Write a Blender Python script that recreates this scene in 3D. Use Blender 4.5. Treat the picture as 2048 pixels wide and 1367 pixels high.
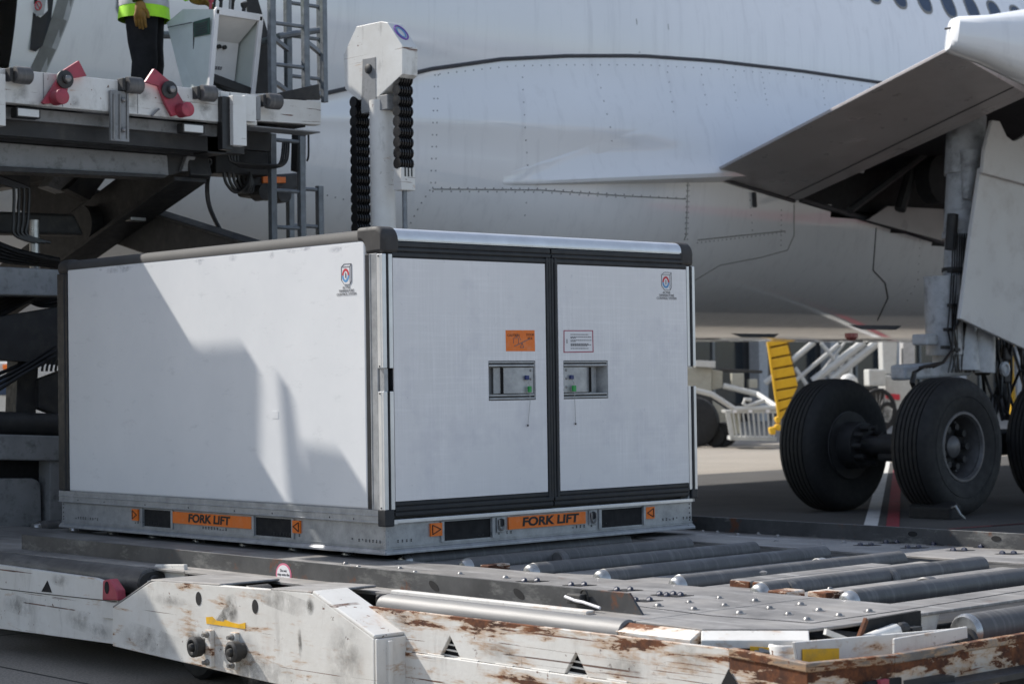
import bpy, bmesh, math, random
from mathutils import Vector, Matrix
random.seed(7)
for o in list(bpy.data.objects): bpy.data.objects.remove(o)
SC = bpy.context.scene
COL = SC.collection

# ------------------------------------------------------------------ camera
CAM = Vector((-6.1765, -7.7390, 1.3926)); YAW, PITCH, ROLL, FPX = 0.833042, 0.0200726, -0.0138738, 4006.72
PW, PH = 2048.0, 1367.0
_f = Vector((math.cos(YAW)*math.cos(PITCH), math.sin(YAW)*math.cos(PITCH), math.sin(PITCH)))
_r = Vector((math.sin(YAW), -math.cos(YAW), 0)); _u = _r.cross(_f)
CF = _f; CR = math.cos(ROLL)*_r + math.sin(ROLL)*_u; CU = -math.sin(ROLL)*_r + math.cos(ROLL)*_u
cd = bpy.data.cameras.new('camera'); co = bpy.data.objects.new('camera', cd); COL.objects.link(co)
co.matrix_world = Matrix(((CR.x, CU.x, -CF.x, CAM.x), (CR.y, CU.y, -CF.y, CAM.y), (CR.z, CU.z, -CF.z, CAM.z), (0, 0, 0, 1)))
cd.sensor_width = 36.0; cd.lens = FPX/PW*36.0; cd.clip_start = 0.1; cd.clip_end = 2000
cd.dof.use_dof = True; cd.dof.focus_distance = 9.6; cd.dof.aperture_fstop = 5.0
SC.camera = co
SC.render.resolution_x, SC.render.resolution_y = 1024, 683

# ------------------------------------------------------------------ light
SUN_TO = Vector((0.33, -1.03, -1.0)).normalized()          # direction the sunlight travels
wd = bpy.data.worlds.new('World'); SC.world = wd; wd.use_nodes = True
nt = wd.node_tree; nt.nodes.clear()
sky = nt.nodes.new('ShaderNodeTexSky'); sky.sky_type = 'NISHITA'; sky.sun_disc = False
sky.sun_elevation = math.asin(-SUN_TO.z); sky.sun_rotation = math.atan2(-SUN_TO.x, -SUN_TO.y)
sky.altitude = 400; sky.air_density = 1.0; sky.dust_density = 1.5; sky.ozone_density = 1.0
bg = nt.nodes.new('ShaderNodeBackground'); bg.inputs['Strength'].default_value = 0.10
ow = nt.nodes.new('ShaderNodeOutputWorld')
hz = nt.nodes.new('ShaderNodeMix'); hz.data_type = 'RGBA'; hz.blend_type = 'ADD'; hz.inputs[0].default_value = 1.0
hz.inputs[7].default_value = (1.55, 1.66, 1.86, 1.0)                # even bright haze over the whole sky
nt.links.new(sky.outputs[0], hz.inputs[6]); nt.links.new(hz.outputs[2], bg.inputs[0]); nt.links.new(bg.outputs[0], ow.inputs[0])
sl = bpy.data.lights.new('sun', 'SUN'); sl.energy = 5.0; sl.angle = math.radians(0.55); sl.color = (1.0, 0.955, 0.89)
so = bpy.data.objects.new('sun', sl); COL.objects.link(so)
so.rotation_euler = SUN_TO.to_track_quat('-Z', 'Y').to_euler(); so.location = (-10, 20, 25)
SC.view_settings.view_transform = 'Standard'; SC.view_settings.look = 'None'
SC.view_settings.exposure = 0.45; SC.view_settings.gamma = 1.0; SC.view_settings.use_curve_mapping = False

# ------------------------------------------------------------------ helpers
def U(ax, val, x, y):
    """World point where the sight line of photo pixel (x, y) meets the plane axis = val."""
    d = CF + CR*((x-PW/2)/FPX) - CU*((y-PH/2)/FPX)
    return CAM + d*((val-CAM[ax])/d[ax])
def UP(o, nrm, x, y):
    d = CF + CR*((x-PW/2)/FPX) - CU*((y-PH/2)/FPX); o = Vector(o); nrm = Vector(nrm)
    return CAM + d*((o-CAM).dot(nrm)/d.dot(nrm))
def UX(v, *ps): return [U(0, v, *p) for p in ps]
def UY(v, *ps): return [U(1, v, *p) for p in ps]
def UZ(v, *ps): return [U(2, v, *p) for p in ps]

class MB:
    def __init__(s): s.v = []; s.f = []
    def add(s, vs, fs):
        n = len(s.v); s.v += [tuple(v) for v in vs]; s.f += [tuple(i+n for i in f) for f in fs]; return s
    def box(s, x0, x1, y0, y1, z0, z1):
        return s.add([(x0,y0,z0),(x1,y0,z0),(x1,y1,z0),(x0,y1,z0),(x0,y0,z1),(x1,y0,z1),(x1,y1,z1),(x0,y1,z1)],
                     [(0,3,2,1),(4,5,6,7),(0,1,5,4),(1,2,6,5),(2,3,7,6),(3,0,4,7)])
    def prism(s, pts, ext):
        pts = [Vector(p) for p in pts]; e = Vector(ext); n = len(pts)
        vs = pts + [p+e for p in pts]
        fs = [tuple(range(n))[::-1], tuple(range(n, 2*n))] + [(i, (i+1) % n, n+(i+1) % n, n+i) for i in range(n)]
        return s.add(vs, fs)
    def ring(s, c, ax, r, n=16, ph=0.0, sc=1.0):
        ax = Vector(ax).normalized(); t = Vector((0,0,1)) if abs(ax.z) < .9 else Vector((1,0,0))
        a = ax.cross(t).normalized(); b = ax.cross(a)
        return [Vector(c)+a*(math.cos(2*math.pi*i/n+ph)*r)+b*(math.sin(2*math.pi*i/n+ph)*r*sc) for i in range(n)]
    def loft(s, rings, cap=True, closed=True):
        n = len(rings[0]); base = len(s.v)
        for r in rings: s.v += [tuple(p) for p in r]
        m = n if closed else n-1
        for k in range(len(rings)-1):
            for i in range(m):
                a = base+k*n; s.f.append((a+i, a+(i+1) % n, a+n+(i+1) % n, a+n+i))
        if cap:
            s.f.append(tuple(base+i for i in range(n))[::-1]); k = base+(len(rings)-1)*n
            s.f.append(tuple(k+i for i in range(n)))
        return s
    def cyl(s, p0, p1, r, n=16, r1=None):
        p0, p1 = Vector(p0), Vector(p1); ax = p1-p0
        return s.loft([s.ring(p0, ax, r, n), s.ring(p1, ax, r if r1 is None else r1, n)])
    def tube(s, path, r, n=8):
        path = [Vector(p) for p in path]; rings = []
        ref = None
        for i, p in enumerate(path):
            d = (path[min(i+1, len(path)-1)]-path[max(i-1, 0)]).normalized()
            if ref is None: ref = d.orthogonal().normalized()
            ref = (ref-d*ref.dot(d)).normalized(); b = d.cross(ref)
            rings.append([p+ref*(math.cos(2*math.pi*k/n)*r)+b*(math.sin(2*math.pi*k/n)*r) for k in range(n)])
        return s.loft(rings)
    def bar(s, p0, p1, w, h, up=(0,0,1)):
        p0, p1 = Vector(p0), Vector(p1); d = (p1-p0).normalized(); u = Vector(up); a = d.cross(u).normalized()*(w/2); b = a.cross(d).normalized()*(h/2)
        q = [p0-a-b, p0+a-b, p0+a+b, p0-a+b]
        return s.loft([q, [p+(p1-p0) for p in q]])
    def lathe(s, c, ax, prof, n=24, cap=True):
        """prof: list of (along, radius)."""
        ax = Vector(ax).normalized()
        return s.loft([s.ring(Vector(c)+ax*a, ax, max(r, 1e-4), n) for a, r in prof], cap)
    def dome(s, c, r, h, n=10, up=(0,0,1)):
        return s.lathe(c, up, [(0, r), (h*.45, r*.88), (h*.8, r*.58), (h, r*.12)], n)
    def disc(s, c, ax, r, t, n=20): 
        ax = Vector(ax).normalized(); return s.cyl(Vector(c)-ax*t/2, Vector(c)+ax*t/2, r, n)

def obj(name, mb, mat, parent=None, bevel=0.0, smooth=False, seg=2):
    me = bpy.data.meshes.new(name)
    me.from_pydata(mb.v, [], mb.f); me.update()
    bm = bmesh.new(); bm.from_mesh(me); bmesh.ops.recalc_face_normals(bm, faces=bm.faces); bm.to_mesh(me); bm.free()
    me.materials.append(mat)
    o = bpy.data.objects.new(name, me); COL.objects.link(o)
    if smooth:
        me.polygons.foreach_set('use_smooth', [True]*len(me.polygons)); me.set_sharp_from_angle(angle=math.radians(38))
    if bevel:
        b = o.modifiers.new('bevel', 'BEVEL'); b.width = bevel; b.segments = seg; b.limit_method = 'ANGLE'; b.angle_limit = math.radians(35)
        b.harden_normals = False
    if parent: attach(o, parent)
    return o
def attach(o, parent):
    o.parent = parent
    w = parent['_w'][:] if parent.get('_w') else (0, 0, 0)
    o.matrix_parent_inverse = Matrix.Translation((-w[0], -w[1], -w[2]))
def root(name, label, cat, loc, group=None):
    e = bpy.data.objects.new(name, None); COL.objects.link(e); e.location = loc; e['_w'] = tuple(loc)
    e.empty_display_size = .2
    return tag(e, label, cat, group)
def tag(o, label=None, cat=None, group=None, kind=None):
    if label: o['label'] = label
    if cat: o['category'] = cat
    if group: o['group'] = group
    if kind: o['kind'] = kind
    return o
def inst(o, off, parent=None, name=None):
    """Copy of one object shifted by off, sharing the mesh."""
    c = o.copy(); COL.objects.link(c); c.location = Vector(o.location)+Vector(off)
    if parent: attach(c, parent)
    return c
def text(name, s, size, loc, xd, yd, mat, parent, align='CENTER', ext=.0006, sx=1.0, bold=0.0):
    cu = bpy.data.curves.new(name, 'FONT'); cu.body = s; cu.size = size; cu.align_x = align; cu.align_y = 'CENTER'; cu.extrude = ext; cu.offset = bold
    t = bpy.data.objects.new(name, cu); COL.objects.link(t)
    me = bpy.data.meshes.new_from_object(t.evaluated_get(bpy.context.evaluated_depsgraph_get()))
    bpy.data.objects.remove(t)
    x = Vector(xd).normalized()*sx; y = Vector(yd); z = x.cross(y).normalized()
    M = Matrix(((x.x, y.x, z.x, loc[0]), (x.y, y.y, z.y, loc[1]), (x.z, y.z, z.z, loc[2]), (0, 0, 0, 1)))
    me.transform(M); me.materials.clear(); me.materials.append(mat)
    o = bpy.data.objects.new(name, me); COL.objects.link(o); attach(o, parent); return o

def stain(ax, val, c, hw, hh, mat, parent, rot=0.0):
    """Thin smear lying on a face; its material fades out towards the rim."""
    m = MB(); cs, sn = math.cos(rot), math.sin(rot); vs = []
    for u, v in ((-1,-1),(1,-1),(1,1),(-1,1)):
        a, b = u*hw*cs-v*hh*sn, u*hw*sn+v*hh*cs
        p = Vector(c)+(Vector((0, -a, b)) if ax == 0 else Vector((a, 0, b))); p[ax] = val; vs.append(p)
    m.add(vs, [(0,1,2,3)])
    for e in (-.0004, .0004):                                          # give the sheet a symmetric box for its Generated coordinates
        q = Vector(c); q[ax] = val+e; m.v.append(tuple(q))
    return obj('stain', m, M[mat], parent)

# ------------------------------------------------------------------ materials
class NT:
    def __init__(s, name):
        s.m = bpy.data.materials.new(name); s.m.use_nodes = True; s.t = s.m.node_tree; s.t.nodes.clear()
        s.out = s.n('ShaderNodeOutputMaterial'); s.b = s.n('ShaderNodeBsdfPrincipled'); s.l(s.b.outputs[0], s.out.inputs[0])
        s.pos = s.n('ShaderNodeNewGeometry').outputs['Position']
    def n(s, t): return s.t.nodes.new(t)
    def l(s, a, b): s.t.links.new(a, b)
    def set(s, **k):
        for a, v in k.items():
            i = s.b.inputs[a.replace('_', ' ')]
            if hasattr(v, 'is_linked') or hasattr(v, 'links'): s.l(v, i)
            else: i.default_value = v
        return s
    def map(s, sc, rot=(0,0,0), vec=None):
        m = s.n('ShaderNodeMapping'); m.inputs['Scale'].default_value = sc; m.inputs['Rotation'].default_value = rot
        s.l(vec or s.pos, m.inputs['Vector']); return m.outputs[0]
    def noise(s, sc=5, det=4, vec=None, rough=.6, dist=0):
        q = s.n('ShaderNodeTexNoise'); q.inputs['Scale'].default_value = sc; q.inputs['Detail'].default_value = det
        q.inputs['Roughness'].default_value = rough; q.inputs['Distortion'].default_value = dist
        s.l(vec or s.pos, q.inputs['Vector']); return q.outputs['Fac']
    def ramp(s, fac, stops):
        r = s.n('ShaderNodeValToRGB'); e = r.color_ramp.elements
        while len(e) < len(stops): e.new(.5)
        for i, (p, c) in enumerate(stops):
            e[i].position = p; e[i].color = (c, c, c, 1) if isinstance(c, (int, float)) else tuple(c)+(1,)
        s.l(fac, r.inputs[0]); return r.outputs[0]
    def mix(s, fac, a, b, mode='MIX'):
        m = s.n('ShaderNodeMix'); m.data_type = 'RGBA'; m.blend_type = mode
        for i, v in ((0, fac), (6, a), (7, b)):
            if hasattr(v, 'links'): s.l(v, m.inputs[i])
            else: m.inputs[i].default_value = (tuple(v)+(1,) if isinstance(v, tuple) else v)
        return m.outputs[2]
    def math(s, op, a, b=0.0):
        m = s.n('ShaderNodeMath'); m.operation = op; m.use_clamp = True
        for i, v in enumerate((a, b)):
            if hasattr(v, 'links'): s.l(v, m.inputs[i])
            else: m.inputs[i].default_value = v
        return m.outputs[0]
    def bump(s, h, st=.3, d=.01):
        b = s.n('ShaderNodeBump'); b.inputs['Strength'].default_value = st; b.inputs['Distance'].default_value = d
        s.l(h, b.inputs['Height']); s.l(b.outputs[0], s.b.inputs['Normal']); return s
    def obj_rand(s):
        return s.n('ShaderNodeObjectInfo').outputs['Random']

def plain(name, c, rough=.5, metal=0.0, var=.15, sc=12, dirt=None, dsc=6, damt=.6, bump=0):
    t = NT(name); n = t.noise(sc, 5)
    lo = tuple(x*(1-var) for x in c); hi = tuple(min(1, x*(1+var)) for x in c)
    col = t.ramp(n, [(.3, lo), (.7, hi)])
    if dirt:
        d = t.ramp(t.noise(dsc, 6, rough=.7), [(.5, 0), (.75, damt)]); col = t.mix(d, col, dirt)
    t.set(Base_Color=col, Metallic=metal, Roughness=t.ramp(t.noise(sc*2, 3), [(.3, max(.05, rough-.1)), (.7, min(1, rough+.1))]))
    if bump: t.bump(t.noise(sc*6, 3), bump, .004)
    return t.m

def rusty(name, amount, paint=(.68,.67,.64), horiz=(1,1,14), seed=0.0, grime=.4, edge=None):
    """White painted steel: chipped rust patches that gather along the top edge, thin scratches, drips and grime."""
    t = NT(name)
    mp = t.n('ShaderNodeMapping'); mp.inputs['Location'].default_value = (seed, seed*1.7, seed*.3); t.l(t.pos, mp.inputs[0])
    p = mp.outputs[0]
    big = t.noise(1.4, 3, p, .55)
    n1 = t.noise(5.2, 10, t.map((1,.6,3.0), vec=p), .70, .25)               # chips, slightly drawn out sideways
    n2 = t.noise(13.0, 8, t.map((1,.3,3.4), vec=p), .7, .1)                 # scrapes
    v = t.math('ADD', t.math('MULTIPLY', n1, .72), t.math('MULTIPLY', n2, .28))
    v = t.math('ADD', v, t.math('MULTIPLY', t.math('SUBTRACT', big, .42), .45))
    if edge:
        z = t.n('ShaderNodeSeparateXYZ'); t.l(t.pos, z.inputs[0])
        mr = t.n('ShaderNodeMapRange'); mr.inputs[1].default_value = edge-.07; mr.inputs[2].default_value = edge; t.l(z.outputs[2], mr.inputs[0])
        v = t.math('ADD', v, t.math('MULTIPLY', mr.outputs[0], .10))
    th = .72-.235*amount
    core = t.ramp(v, [(th, 0), (th+.012, 1)])
    halo = t.ramp(v, [(th-.07, 0), (th, .75)])
    sc = t.noise(2.2, 3, t.map((1,.22,24), vec=p), .55, .6)
    m2 = t.math('MULTIPLY', t.ramp(sc, [(.655-.04*amount, 0), (.663-.04*amount, 1)]), t.ramp(t.noise(2.1, 4, p, .6), [(.48-.08*amount, 0), (.53-.08*amount, .9)]))
    spk = t.math('MULTIPLY', t.ramp(t.noise(26, 5, p, .65), [(.66-.04*amount, 0), (.68-.04*amount, 1)]), t.ramp(t.noise(2.6, 2, p), [(.45-.1*amount, 0), (.58, 1)]))
    run = t.math('MULTIPLY', t.ramp(t.noise(8, 5, t.map((1,1,.10), vec=p), .65), [(.50-.06*amount, 0), (.72, 1)]), t.ramp(v, [(th-.14, 0), (th-.02, .3+.5*amount)]))
    rust = t.ramp(t.noise(11, 8, p, .75), [(.28, (.022,.010,.006)), (.45, (.070,.024,.010)), (.58, (.15,.05,.016)), (.78, (.29,.12,.045))])
    dirt = t.ramp(t.noise(3.2, 7, p, .7), [(.35, 0), (.8, .55)])
    c = t.mix(dirt, paint, (.44,.41,.36))
    c = t.mix(t.ramp(t.noise(6, 6, t.map((1,1,.35), vec=p), .75), [(.56, 0), (.76, grime)]), c, (.16,.15,.14))
    c = t.mix(run, c, (.36,.18,.075)); c = t.mix(halo, c, (.40,.235,.115))
    mk = t.math('MAXIMUM', t.math('MAXIMUM', core, m2), spk); c = t.mix(mk, c, rust)
    t.set(Base_Color=c, Roughness=t.mix(mk, (.42,.42,.42), (.9,.9,.9)))
    t.bump(t.math('SUBTRACT', t.noise(60, 3, p), mk), .3, .0025)
    return t.m

M = {}
def mats():
    # container skins
    t = NT('container_side_panel')
    c = t.ramp(t.noise(1.3, 5, rough=.7), [(.3, (.70,.71,.72)), (.7, (.77,.775,.78))])
    sc = t.ramp(t.noise(14, 6, t.map((1,.35,1)), .75), [(.58, 0), (.74, .45)]); c = t.mix(sc, c, (.5,.51,.52))
    t.set(Base_Color=c, Roughness=.42).bump(t.noise(3, 2), .08, .01); M['side'] = t.m
    t = NT('container_door_panel')
    a = t.noise(10, 3, t.map((7,1,.25))); b = t.noise(10, 3, t.map((.25,1,7)))
    h = t.math('ADD', t.ramp(a, [(.45, 0), (.75, .55)]), t.ramp(b, [(.48, 0), (.75, .4)]))
    msk = t.ramp(t.noise(1.7, 4, rough=.65), [(.40, .1), (.58, 1)])
    c = t.ramp(t.noise(1.1, 4), [(.3, (.69,.68,.68)), (.7, (.77,.755,.755))])
    c = t.mix(t.math('MULTIPLY', h, msk), c, (.86,.845,.85))
    c = t.mix(t.ramp(t.noise(2.3, 5, rough=.7), [(.52, 0), (.74, .5)]), c, (.50,.49,.54))
    c = t.mix(t.ramp(t.noise(30, 6, t.map((1,1,.5)), .8), [(.64, 0), (.72, .7)]), c, (.42,.42,.46))
    t.set(Base_Color=c, Roughness=.38).bump(t.noise(2.4, 3), .12, .01); M['door'] = t.m
    t = NT('aluminium')
    c = t.ramp(t.noise(9, 6, t.map((1,1,1)), .75), [(.3, (.25,.26,.27)), (.65, (.43,.44,.45))])
    c = t.mix(t.ramp(t.noise(26, 6, rough=.8), [(.6, 0), (.72, .7)]), c, (.16,.16,.16))
    t.set(Base_Color=c, Metallic=.35, Roughness=.42).bump(t.noise(45, 4), .2, .002); M['alu'] = t.m
    t = NT('bright_aluminium_rail')
    c = t.ramp(t.noise(7, 5, rough=.7), [(.3, (.60,.61,.62)), (.7, (.72,.73,.74))])
    c = t.mix(t.ramp(t.noise(18, 6, rough=.8), [(.66, 0), (.75, .6)]), c, (.25,.25,.26))
    t.set(Base_Color=c, Metallic=.55, Roughness=.34); M['alub'] = t.m
    M['trim'] = plain('black_plastic_trim', (.009,.011,.015), .5, var=.3, dirt=(.035,.035,.04), damt=.3)
    M['rubber'] = plain('dusty_grey_rubber', (.034,.032,.031), .7, var=.25, dirt=(.11,.10,.09), dsc=9, damt=.5)
    t = NT('dull_grey_edge_rail'); t.set(Base_Color=t.ramp(t.noise(3, 5), [(.3, (.042,.041,.04)), (.7, (.062,.06,.057))]), Roughness=.8); M['railside'] = t.m
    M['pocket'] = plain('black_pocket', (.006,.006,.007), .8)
    M['orange'] = plain('orange_label', (.78,.17,.012), .5, var=.06, dirt=(.75,.5,.35), dsc=22, damt=.22)
    M['ink'] = plain('black_print', (.012,.012,.012), .6)
    M['inkgrey'] = plain('grey_print', (.14,.14,.15), .6)
    M['paper'] = plain('white_label', (.72,.71,.72), .5, var=.04)
    M['beacon'] = plain('beacon_glass', (.55,.16,.14), .25)
    M['red'] = plain('red_print', (.55,.03,.05), .5, var=.05)
    M['blue'] = plain('blue_print', (.10,.30,.55), .5, var=.05)
    M['violet'] = plain('violet_print', (.16,.06,.35), .5)
    M['maroon'] = plain('dark_red_border', (.35,.05,.09), .5)
    M['green'] = plain('green_plastic', (.02,.30,.06), .4)
    M['navy'] = plain('blue_plastic', (.015,.03,.14), .4)
    M['caster'] = plain('dark_blue_caster', (.010,.014,.035), .35, dirt=(.06,.06,.07), dsc=30)
    M['wire'] = plain('steel_wire', (.35,.36,.36), .4, metal=.6)
    # ground equipment
    M['w0'] = rusty('white_paint_light_rust', .08, horiz=(1,.5,12), seed=1.0)
    M['w1'] = rusty('white_paint_scratched_rust', .26, seed=3.2)
    M['w4'] = rusty('white_paint_rust_streaks', .46, seed=12.7, edge=.486)
    M['w2'] = rusty('white_paint_heavy_rust', .72, seed=6.1, edge=.47)
    M['w3'] = rusty('rusted_bumper_paint', .80, paint=(.52,.46,.39), seed=9.4, edge=.47)
    M['edge'] = rusty('worn_dark_edge', .8, paint=(.05,.038,.032), horiz=(.8,.8,2), seed=2.2)
    M['wl'] = rusty('loader_white_paint', .0, paint=(.64,.64,.62), horiz=(1,1,.4), seed=4.0, grime=.75)
    M['lgrey'] = plain('loader_grey_paint', (.22,.225,.23), .55, var=.2, sc=7, dirt=(.04,.04,.04), dsc=14, damt=.8)
    M['ldark'] = plain('greasy_dark_steel', (.022,.022,.023), .6, var=.35, dirt=(.07,.065,.055), dsc=8, damt=.6)
    M['hose'] = plain('black_hose', (.01,.01,.011), .4)
    M['bolt'] = plain('zinc_bolt', (.24,.235,.23), .42, metal=.6, var=.25)
    t = NT('deck_steel')
    c = t.ramp(t.noise(2.3, 7, rough=.7), [(.30, (.11,.105,.10)), (.5, (.21,.20,.19)), (.72, (.31,.29,.265))])
    c = t.mix(t.ramp(t.noise(5, 6, t.map((3,.5,1)), .75), [(.50, 0), (.66, .75)]), c, (.38,.37,.36))
    c = t.mix(t.ramp(t.noise(6, 6, rough=.75), [(.60, 0), (.72, .7)]), c, (.10,.045,.02))
    t.set(Base_Color=c, Metallic=.15, Roughness=.5).bump(t.noise(30, 5), .15, .003); M['deck'] = t.m
    t = NT('dark_rail_steel')
    c = t.ramp(t.noise(4, 6, rough=.7), [(.3, (.035,.036,.038)), (.7, (.085,.086,.088))])
    c = t.mix(t.ramp(t.noise(3, 6, t.map((1,1,3)), .75), [(.54, 0), (.68, .8)]), c, (.20,.20,.19))
    c = t.mix(t.ramp(t.noise(5.5, 5, rough=.7), [(.60, 0), (.68, .8)]), c, (.14,.05,.02))
    t.set(Base_Color=c, Metallic=.2, Roughness=.5); M['rail'] = t.m
    t = NT('roller_rubber')
    c = t.ramp(t.noise(6, 6, t.map((.3,2,2)), .7), [(.3, (.06,.06,.06)), (.7, (.105,.10,.097))])
    c = t.mix(t.ramp(t.noise(5, 6, t.map((5,.4,.4)), .8), [(.5, 0), (.68, .7)]), c, (.17,.165,.16)); c = t.mix(t.ramp(t.noise(9, 6, rough=.8), [(.6, 0), (.72, .6)]), c, (.03,.028,.026))
    t.set(Base_Color=c, Roughness=t.ramp(t.noise(6, 5), [(.35, .38), (.7, .62)])); M['roller'] = t.m
    t = NT('polished_roller_steel')
    c = t.ramp(t.noise(8, 6, t.map((4,.25,4)), .75), [(.3, (.10,.10,.10)), (.7, (.22,.215,.21))])
    c = t.mix(t.ramp(t.noise(5, 6, t.map((1,3,1)), .7), [(.62, 0), (.75, .6)]), c, (.13,.10,.08))
    t.set(Base_Color=c, Metallic=.1, Roughness=.55); M['steelroll'] = t.m
    M['cap'] = plain('bright_roller_cap', (.42,.42,.41), .32, metal=.85, var=.2, dirt=(.12,.11,.1), dsc=20)
    M['yellow'] = plain('yellow_reflector', (.75,.42,.01), .45, var=.1, dirt=(.25,.2,.12), dsc=20, damt=.5)
    M['pink'] = plain('pink_ring_print', (.62,.16,.25), .5)
    M['redpaint'] = plain('faded_red_paint', (.34,.045,.07), .5, var=.2, dirt=(.07,.02,.03), dsc=10)
    M['galv'] = plain('galvanised_steel', (.15,.165,.18), .45, metal=.3, var=.25, sc=20)
    M['lamp'] = plain('lamp_glass', (.62,.62,.60), .2, var=.05)
    M['console'] = plain('console_paint', (.55,.60,.57), .4, var=.06, dirt=(.3,.32,.3), damt=.3)
    M['consolew'] = plain('console_white_frame', (.68,.67,.66), .4, var=.05)
    M['cgreen'] = plain('console_green_print', (.03,.08,.06), .5, var=.3)
    # aircraft
    t = NT('aircraft_white_paint')
    c = t.ramp(t.noise(.5, 4), [(.3, (.79,.80,.81)), (.7, (.85,.855,.86))])
    stx = t.ramp(t.noise(7, 5, t.map((1.2,1,.06)), .7), [(.52, 0), (.8, .32)]); c = t.mix(stx, c, (.44,.44,.46))
    c = t.mix(t.ramp(t.noise(2.2, 6, rough=.75), [(.6, 0), (.85, .25)]), c, (.40,.38,.37))
    t.set(Base_Color=c, Roughness=t.ramp(t.noise(3, 4), [(.3, .05), (.7, .12)]), Specular_IOR_Level=.75).bump(t.noise(.9, 2), .05, .03); M['air'] = t.m
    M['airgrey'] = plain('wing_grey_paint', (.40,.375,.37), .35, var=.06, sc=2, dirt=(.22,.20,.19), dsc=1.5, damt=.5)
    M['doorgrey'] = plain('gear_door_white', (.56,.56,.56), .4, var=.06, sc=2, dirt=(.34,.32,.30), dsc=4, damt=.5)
    M['seam'] = plain('panel_seam', (.05,.05,.055), .6)
    M['rivet'] = plain('rivet_grime', (.10,.10,.11), .6)
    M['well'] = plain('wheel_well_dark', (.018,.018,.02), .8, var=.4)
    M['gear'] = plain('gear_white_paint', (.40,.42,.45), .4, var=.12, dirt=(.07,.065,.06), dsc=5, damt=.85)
    M['tyre'] = plain('tyre_rubber', (.009,.0095,.0105), .75, var=.3, sc=9, dirt=(.024,.023,.021), dsc=5, damt=.4)
    M['rim'] = plain('wheel_rim', (.11,.11,.115), .45, metal=.3, var=.2, dirt=(.03,.03,.03), dsc=9)
    M['brake'] = plain('brake_dark', (.02,.02,.021), .6, var=.4)
    M['glass'] = plain('window_glass', (.02,.04,.08), .08, var=.2)
    M['seal'] = plain('door_seal_grey', (.20,.20,.19), .6)
    # person
    M['trouser'] = plain('black_trousers', (.008,.008,.009), .9, var=.4)
    M['hivis'] = plain('hi_vis_yellow', (.42,.85,.02), .6, var=.1)
    M['vestgrey'] = plain('reflective_grey_band', (.45,.44,.45), .4)
    M['glove'] = plain('tan_leather_glove', (.24,.13,.025), .7, var=.3)
    M['skin'] = plain('skin', (.45,.27,.19), .55)
    M['hair'] = plain('dark_hair', (.02,.014,.01), .6)
    # ground and background
    t = NT('apron_concrete')
    c = t.ramp(t.noise(.35, 6, rough=.65), [(.3, (.25,.222,.185)), (.7, (.33,.295,.248))])
    c = t.mix(t.ramp(t.noise(70, 3, rough=.7), [(.42, 0), (.62, .75)]), c, (.13,.12,.105)); c = t.mix(t.ramp(t.noise(110, 2), [(.6, 0), (.7, .6)]), c, (.42,.40,.36))
    c = t.mix(t.ramp(t.noise(.9, 6, rough=.75), [(.58, 0), (.78, .5)]), c, (.14,.13,.115))
    br = t.n('ShaderNodeTexBrick'); br.offset = 0; br.inputs['Scale'].default_value = 1.0
    br.inputs['Brick Width'].default_value = 5.0; br.inputs['Row Height'].default_value = 5.0; br.inputs['Mortar Size'].default_value = .012
    br.inputs['Color1'].default_value = (1,1,1,1); br.inputs['Color2'].default_value = (.93,.93,.93,1); br.inputs['Mortar'].default_value = (.12,.12,.12,1)
    mp = t.n('ShaderNodeMapping'); mp.inputs['Location'].default_value = (1.3, 2.35, 0); t.l(t.pos, mp.inputs[0]); t.l(mp.outputs[0], br.inputs['Vector'])
    c = t.mix(1.0, c, br.outputs['Color'], 'MULTIPLY')
    t.set(Base_Color=c, Roughness=.8).bump(t.noise(60, 5), .4, .006); M['ground'] = t.m
    M['ground_shade'] = plain('shaded_ground_colour', (.050,.048,.046), .85, var=.25, sc=1.2, dirt=(.095,.09,.085), dsc=30, damt=.7, bump=.3)  # ground colour darkened to carry the shade under the aircraft
    M['paintw'] = plain('white_line_paint', (.55,.55,.54), .7, var=.1, dirt=(.2,.2,.19), dsc=5)
    M['paintr'] = plain('red_line_paint', (.22,.025,.035), .7, var=.2, dirt=(.06,.04,.04), dsc=4, damt=.8)
    M['bwall'] = plain('terminal_dark_wall', (.045,.045,.048), .6, var=.2, sc=1)
    M['bglass'] = plain('terminal_glass', (.02,.025,.03), .1, var=.3, sc=.5)
    M['bcol'] = plain('pale_column', (.40,.40,.40), .6)
    M['cart'] = plain('white_cart_paint', (.48,.48,.46), .45, var=.1, dirt=(.3,.28,.25), damt=.5)
    M['gpu'] = plain('beige_machine_paint', (.34,.33,.28), .5, var=.1)
    M['cowl'] = plain('yellow_machine_paint', (.62,.36,.01), .45, var=.08)
    M['cowls'] = plain('brown_shadow_gap', (.10,.06,.01), .7)
    M['vest'] = M['hivis']
    for nm, col, amt in (('grease', (.030,.028,.025), .95), ('scuff', (.48,.48,.52), .45), ('soot', (.17,.16,.15), .5)):
        t = NT(nm+'_stain'); tc = t.n('ShaderNodeTexCoord').outputs['Generated']
        gr = t.n('ShaderNodeTexGradient'); gr.gradient_type = 'SPHERICAL'
        mp = t.n('ShaderNodeMapping'); mp.inputs['Location'].default_value = (-1,-1,-1); mp.inputs['Scale'].default_value = (2,2,2); t.l(tc, mp.inputs[0]); t.l(mp.outputs[0], gr.inputs[0])
        f = t.math('MULTIPLY', t.ramp(gr.outputs['Fac'], [(.0, 0), (.75, 1)]), t.ramp(t.noise(15, 7, rough=.7), [(.36, .0), (.70, amt)]))
        t.set(Base_Color=col+(1,), Roughness=.7, Alpha=f); M[nm] = t.m
mats()
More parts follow.
